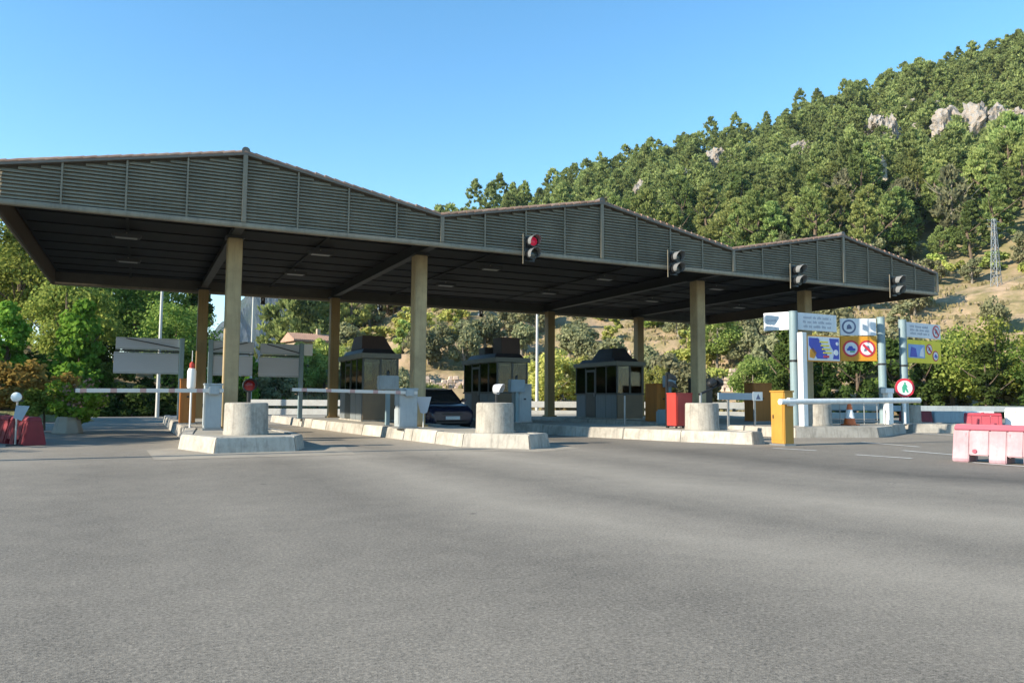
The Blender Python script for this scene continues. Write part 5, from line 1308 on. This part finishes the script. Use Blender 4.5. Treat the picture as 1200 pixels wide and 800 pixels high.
M['forest_leaf'] = leaf('forest_needles', (0.160, 0.209, 0.071), (0.335, 0.381, 0.143), .0, .0)
def forest_tone():
    m = M['forest_leaf']; n, l = m.node_tree.nodes, m.node_tree.links
    hs = [q for q in n if q.bl_idname == 'ShaderNodeHueSaturation'][0]
    g = n.new('ShaderNodeNewGeometry'); x = n.new('ShaderNodeTexNoise'); x.inputs['Scale'].default_value = .16; x.inputs['Detail'].default_value = 1
    l.new(g.outputs['Position'], x.inputs['Vector']); r = n.new('ShaderNodeMapRange'); r.inputs[1].default_value = .3; r.inputs[2].default_value = .7; r.inputs[3].default_value = .55; r.inputs[4].default_value = 1.4
    l.new(x.outputs['Fac'], r.inputs[0]); l.new(r.outputs[0], hs.inputs['Value'])
forest_tone()
o = put('forest', quad_mesh('forest', np.concatenate(acc), 'forest_leaf')); o['kind'] = 'stuff'; o['label'] = 'pine forest reaching up to the ridge of the hill'; o['category'] = 'forest'

# scrub and olives on the lower slope
def clear(a, r):
    if 49.5 < a < 68 and 88 < r < 132: return rv_.random() < .60
    if 20 < a < 24.5 and r < 96: return rv_.random() < .75
    if 34 < a < 37.5 and 84 < r < 112: return rv_.random() < .6
    if 39.5 < a < 44.5 and 66 < r < 75: return True
    if 9.5 < a < 12.6 and r < 93: return True
    if 12.6 < a < 16 and r < 84: return rv_.random() < .6
    return False
low = []
rr = 66.0
while rr < 148:
    da_ = math.degrees(4.4 / rr); a = 8.5 + rv_.uniform(0, da_)
    while a < 70:
        ja, jr = a + rv_.uniform(-.45, .45) * da_, rr + rv_.uniform(-1.8, 1.8)
        if not clear(ja, jr) and vnoise(np.array([jr / 7.]), np.array([ja * .9 + 40]))[0] > .34: low.append((jr, ja))
        a += da_
    rr += 4.2
low.sort(); cnt = {'olive': 0, 'shrub': 0}
for r, a in low:
    x, y = pol(a, r); k = 'olive' if vnoise(np.array([r / 13 + 9]), np.array([a / 3.3]))[0] > .42 else 'shrub'
    if cnt[k] >= 290: continue
    cnt[k] += 1
    if k == 'olive': plant('olive', 'olive_tree', x, y, rv_.uniform(.75, 1.2), 'grey green olive tree on the dry lower slope', 'tree', 'olive trees on the lower slope')
    else: plant('shrub', 'shrub', x, y, rv_.uniform(.8, 1.7), 'yellowish green shrub on the dry lower slope', 'shrub', 'shrubs on the lower slope')

# yellow-green trees seen between the booths, and the dark row behind the big signs
for a, r, s, lab in [(28.9, 62, .85, 'tall yellow green tree right of the third rear column'), (31.4, 63, .62, 'yellow green tree above the rightmost booth'), (19.4, 66, .42, 'round green tree above the dark blue car'), (24.6, 68, .55, 'green tree above the middle booth'),
                     (36.4, 64, .5, 'grey green tree left of the third front column'), (40.9, 84, .85, 'dark green bushy tree above the ruined pinkish wall'), (43.3, 62, .6, 'green bush tree left of the white boards'), (33.2, 67, .5, 'leafy tree behind the fourth rear column')]:
    x, y = pol(a, r); plant('scrub', 'tree', x, y, s, lab, 'tree')
for a, r, s, lab in [(45.8, 57, .80, 'dark conifer close behind the white lettered boards'), (48.0, 58, .68, 'dark conifer behind the blue map sign'), (50.2, 58, .70, 'dark conifer behind the orange board'), (52.2, 60, .72, 'dark conifer between the orange and yellow boards'), (54.2, 62, .7, 'dark conifer behind the yellow board'),
                     (57.6, 60, .62, 'dark conifer low in shade near the right edge'), (60.6, 61, .7, 'dark conifer at the right picture edge')]:
    x, y = pol(a, r); plant('darkc', 'conifer', x, y, s, lab, 'tree')
for a, r, s, lab in [(55.8, 64, .84, 'large light green tree right of the yellow board'), (58.2, 66, .92, 'large olive green tree near the right picture edge'), (60.8, 65, .9, 'leafy tree cut by the right picture edge'), (63.5, 65, 1.1, 'leafy tree beyond the right picture edge'), (53.0, 67, .8, 'green tree top between the orange and yellow boards'), (46.6, 66, .8, 'green tree top behind the white boards')]:
    x, y = pol(a, r); plant('lit', 'tree', x, y, s, lab, 'tree')

for a, r, s, lab in [(9.9, 82, .62, 'grey green bush in front of the red roofed house, left one'), (11.0, 81, .74, 'grey green bush in front of the red roofed house, middle one'), (12.2, 82, .78, 'grey green bush in front of the red roofed house, right one'), (13.6, 85, .8, 'grey green bush right of the red roofed house')]:
    x, y = pol(a, r); plant('scrub', 'bush', x, y, s, lab, 'bush')
# left wooded bank
for x, y, s, lab in [(-10.6, 67, 1.15, 'leafy tree at the far left edge of the bank'), (-7.4, 61.5, 1.1, 'tall leafy tree on the left bank behind the canopy corner'), (-4.0, 55.6, .85, 'leafy tree on the left bank under the canopy edge'),
                     (-.6, 60.5, .95, 'broad leafy tree left of the pale lamp pole'), (1.9, 54.5, .80, 'broad leafy tree right of the pale lamp pole'), (3.6, 65, .8, 'leafy tree behind the leftmost rear column'),
                     (-5.0, 71, 1.1, 'leafy tree in the second row of the left bank'), (1.6, 75, 1.15, 'leafy tree top in the second row beside the pale lamp pole'), (-1.6, 65.5, .95, 'leafy tree in the second row left of the pale lamp pole')]:
    plant('lit', 'tree', x, y, s, lab, 'tree')
for x, y, s, lab in [(-6.9, 52.2, .85, 'bright green young tree at the left picture edge'), (-3.2, 51.6, .95, 'bright green young tree below the canopy corner'), (6.1, 63, .78, 'bright green tree left of the distant peak'), (8.3, 66, .75, 'bright green tree below the distant peak'), (7.2, 58, .5, 'bright green bush behind the lane signs'), (15.6, 84, .55, 'bright green bush before the house with the red tiled roof'), (17.2, 86, .5, 'bright green bush right of the house with the red tiled roof'), (10.6, 68, .6, 'bright green bush right of the distant peak')]:
    plant('bright', 'young_tree', x, y, s, lab, 'tree')
for x, y, s, lab in [(-10.5, 74, 1.35, 'tall sparse tree against the sky at the left edge'), (-8.6, 78, 1.4, 'tall sparse tree against the sky left of the canopy corner'), (-6.0, 82, 1.3, 'sparse tree top beside the canopy corner')]:
    plant('loose', 'sparse_tree', x, y, s, lab, 'tree')
for x, y, s, lab in [(4.5, 78, 1.05, 'dark bluish conifer behind the leftmost rear column'), (5.2, 80, 1.0, 'dark bluish conifer left of the bright sky gap')]:
    plant('darkc', 'conifer', x, y, s, lab, 'tree')
for i, (x, y, s) in enumerate([(-7.2, 49.4, 1.2), (-5.6, 49.8, 1.1), (-4.2, 49.2, 1.1), (-2.4, 49.4, 1.1), (-.8, 49.4, 1.2), (.8, 49.6, 1.1), (2.4, 50.2, 1.2), (3.8, 51.6, 1.0), (-8.8, 49.6, 1.2), (5.0, 53.5, 1.0)]):
    plant('hedge', 'bank_bush', x, y, s * 1.15, 'dark green bush at the shaded foot of the left bank, %s from the left' % ('second third fourth fifth sixth seventh eighth ninth first last'.split()[i]), 'bush', 'bushes at the foot of the left bank', 1)
for i, (x, y, sc, lab) in enumerate([(-8.4, 53.4, 1.5, 'large dark bush halfway up the left bank, leftmost of its row'), (-5.2, 54.2, 1.4, 'large dark bush halfway up the left bank below the bright young trees'), (-1.6, 53.2, 1.4, 'large dark bush halfway up the left bank left of the pale lamp pole'),
                     (.9, 53.6, 1.3, 'large dark bush halfway up the left bank right of the pale lamp pole'), (3.2, 56.0, 1.5, 'large dark bush halfway up the left bank behind the leftmost column'), (-3.4, 57.6, 1.6, 'large dark bush high on the left bank'), (5.2, 60, 1.4, 'large dark bush high on the left bank left of the bright tree'), (7.6, 62.5, 1.2, 'dark bush low under the distant peak')]):
    plant('hedge', 'bank_bush', x, y, sc, lab, 'bush', 'larger bushes on the left bank', i % 2)
plant('rust', 'bush', -4.0, 40.0, 1.25, 'rusty yellow bush behind the flowering bush at left', 'bush', z=.4)
plant('rust', 'bush', -5.6, 41.5, 1.3, 'rusty brown bush at the left picture edge', 'bush', z=.5)
kind('garden', [quad_mesh('crown', crown(95, 18, 2200, .12, 1.25, .8, .95), 'bright_leaf')], [trunk(1.0, .05, 'bark', 83, .2, 6)])
fb = plant('garden', 'flowering_bush', -1.75, 26.9, .76, 'low green bush with pale pink blossoms above the grey planter', 'bush', var=0, z=.30)
put('blossom', KIND['flower'][0][0], fb, (.1, 0, .12))
plant('hedge', 'bush', -2.55, 27.6, .62, 'fresh green bush left of the flowering bush', 'bush', var=0, z=.35)
o = MB(); o.prism([(-14, 38.4), (-2.6, 38.4), (-1.6, 39.5), (-2.2, 43), (-14, 44)], -.02, .45, [(-14, 39.2), (-3.2, 39.2), (-2.5, 40), (-2.9, 42.4), (-14, 43.2)]); struct(o.build('flower_bed', 'plain', bev=.1))
# trees standing left of the picture: their shade falls across the left lanes
for x, y, s, lab in [(-11.0, 18.7, .52, 'leafy roadside tree left of the picture, nearest the lamp pole'), (-11.6, 22.0, .74, 'leafy roadside tree left of the picture, second from the lamp pole'), (-12.4, 26.2, .86, 'leafy roadside tree left of the picture, third from the lamp pole'), (-13.5, 31.2, .95, 'leafy roadside tree left of the picture, fourth from the lamp pole'), (-14.0, 37, 1.0, 'leafy roadside tree left of the picture, last before the bank'), (-17, 43.5, 1.1, 'leafy roadside tree left of the picture near the bank')]:
    plant('broad', 'roadside_tree', x, y, s, lab, 'tree', 'roadside trees left of the picture', z=0)

# dry grass tufts on the lower slope and verge
rs = np.random.RandomState(9); n = 26000
aa = rs.uniform(8, 68, n); rg = 58 + 75 * rs.rand(n) ** 1.2
xx, yy = rg * np.sin(np.radians(aa)), rg * np.cos(np.radians(aa)); zz = height(xx, yy)
ok = (vnoise(xx / 5, yy / 5) > .45) & (zz > -.1); xx, yy, zz = xx[ok], yy[ok], zz[ok]; n = len(xx)
w = rs.uniform(.10, .28, n); h = rs.uniform(.2, .6, n); th = rs.uniform(0, 6.28, n)
dx, dy = np.cos(th) * w, np.sin(th) * w; lx, ly = rs.uniform(-.2, .2, n), rs.uniform(-.2, .2, n)
V = np.stack([np.stack([xx - dx, yy - dy, zz - .05], 1), np.stack([xx + dx, yy + dy, zz - .05], 1), np.stack([xx + dx * .5 + lx, yy + dy * .5 + ly, zz + h], 1), np.stack([xx - dx * .5 + lx, yy - dy * .5 + ly, zz + h * .85], 1)], 1).reshape(-1, 3)
o = put('dry_grass', quad_mesh('dry_grass', V, 'grass')); o['kind'] = 'stuff'; o['label'] = 'dry grass tufts on the lower slope'; o['category'] = 'grass'

# ------------------------------------------------------------------ haze
HAZE = True
if HAZE:
    hm = bpy.data.materials.new('haze'); hm.use_nodes = True; n, l = hm.node_tree.nodes, hm.node_tree.links
    n.remove(n['Principled BSDF']); pv = n.new('ShaderNodeVolumePrincipled')
    pv.inputs['Color'].default_value = (.62, .80, 1, 1); pv.inputs['Density'].default_value = .00007
    l.new(pv.outputs[0], n['Material Output'].inputs['Volume'])
    o = MB().box(-6100, 6100, -6100, 6100, -1.5, 480).build('haze', hm); o['kind'] = 'stuff'; o['label'] = 'thin blue air over the valley'; o['category'] = 'haze'
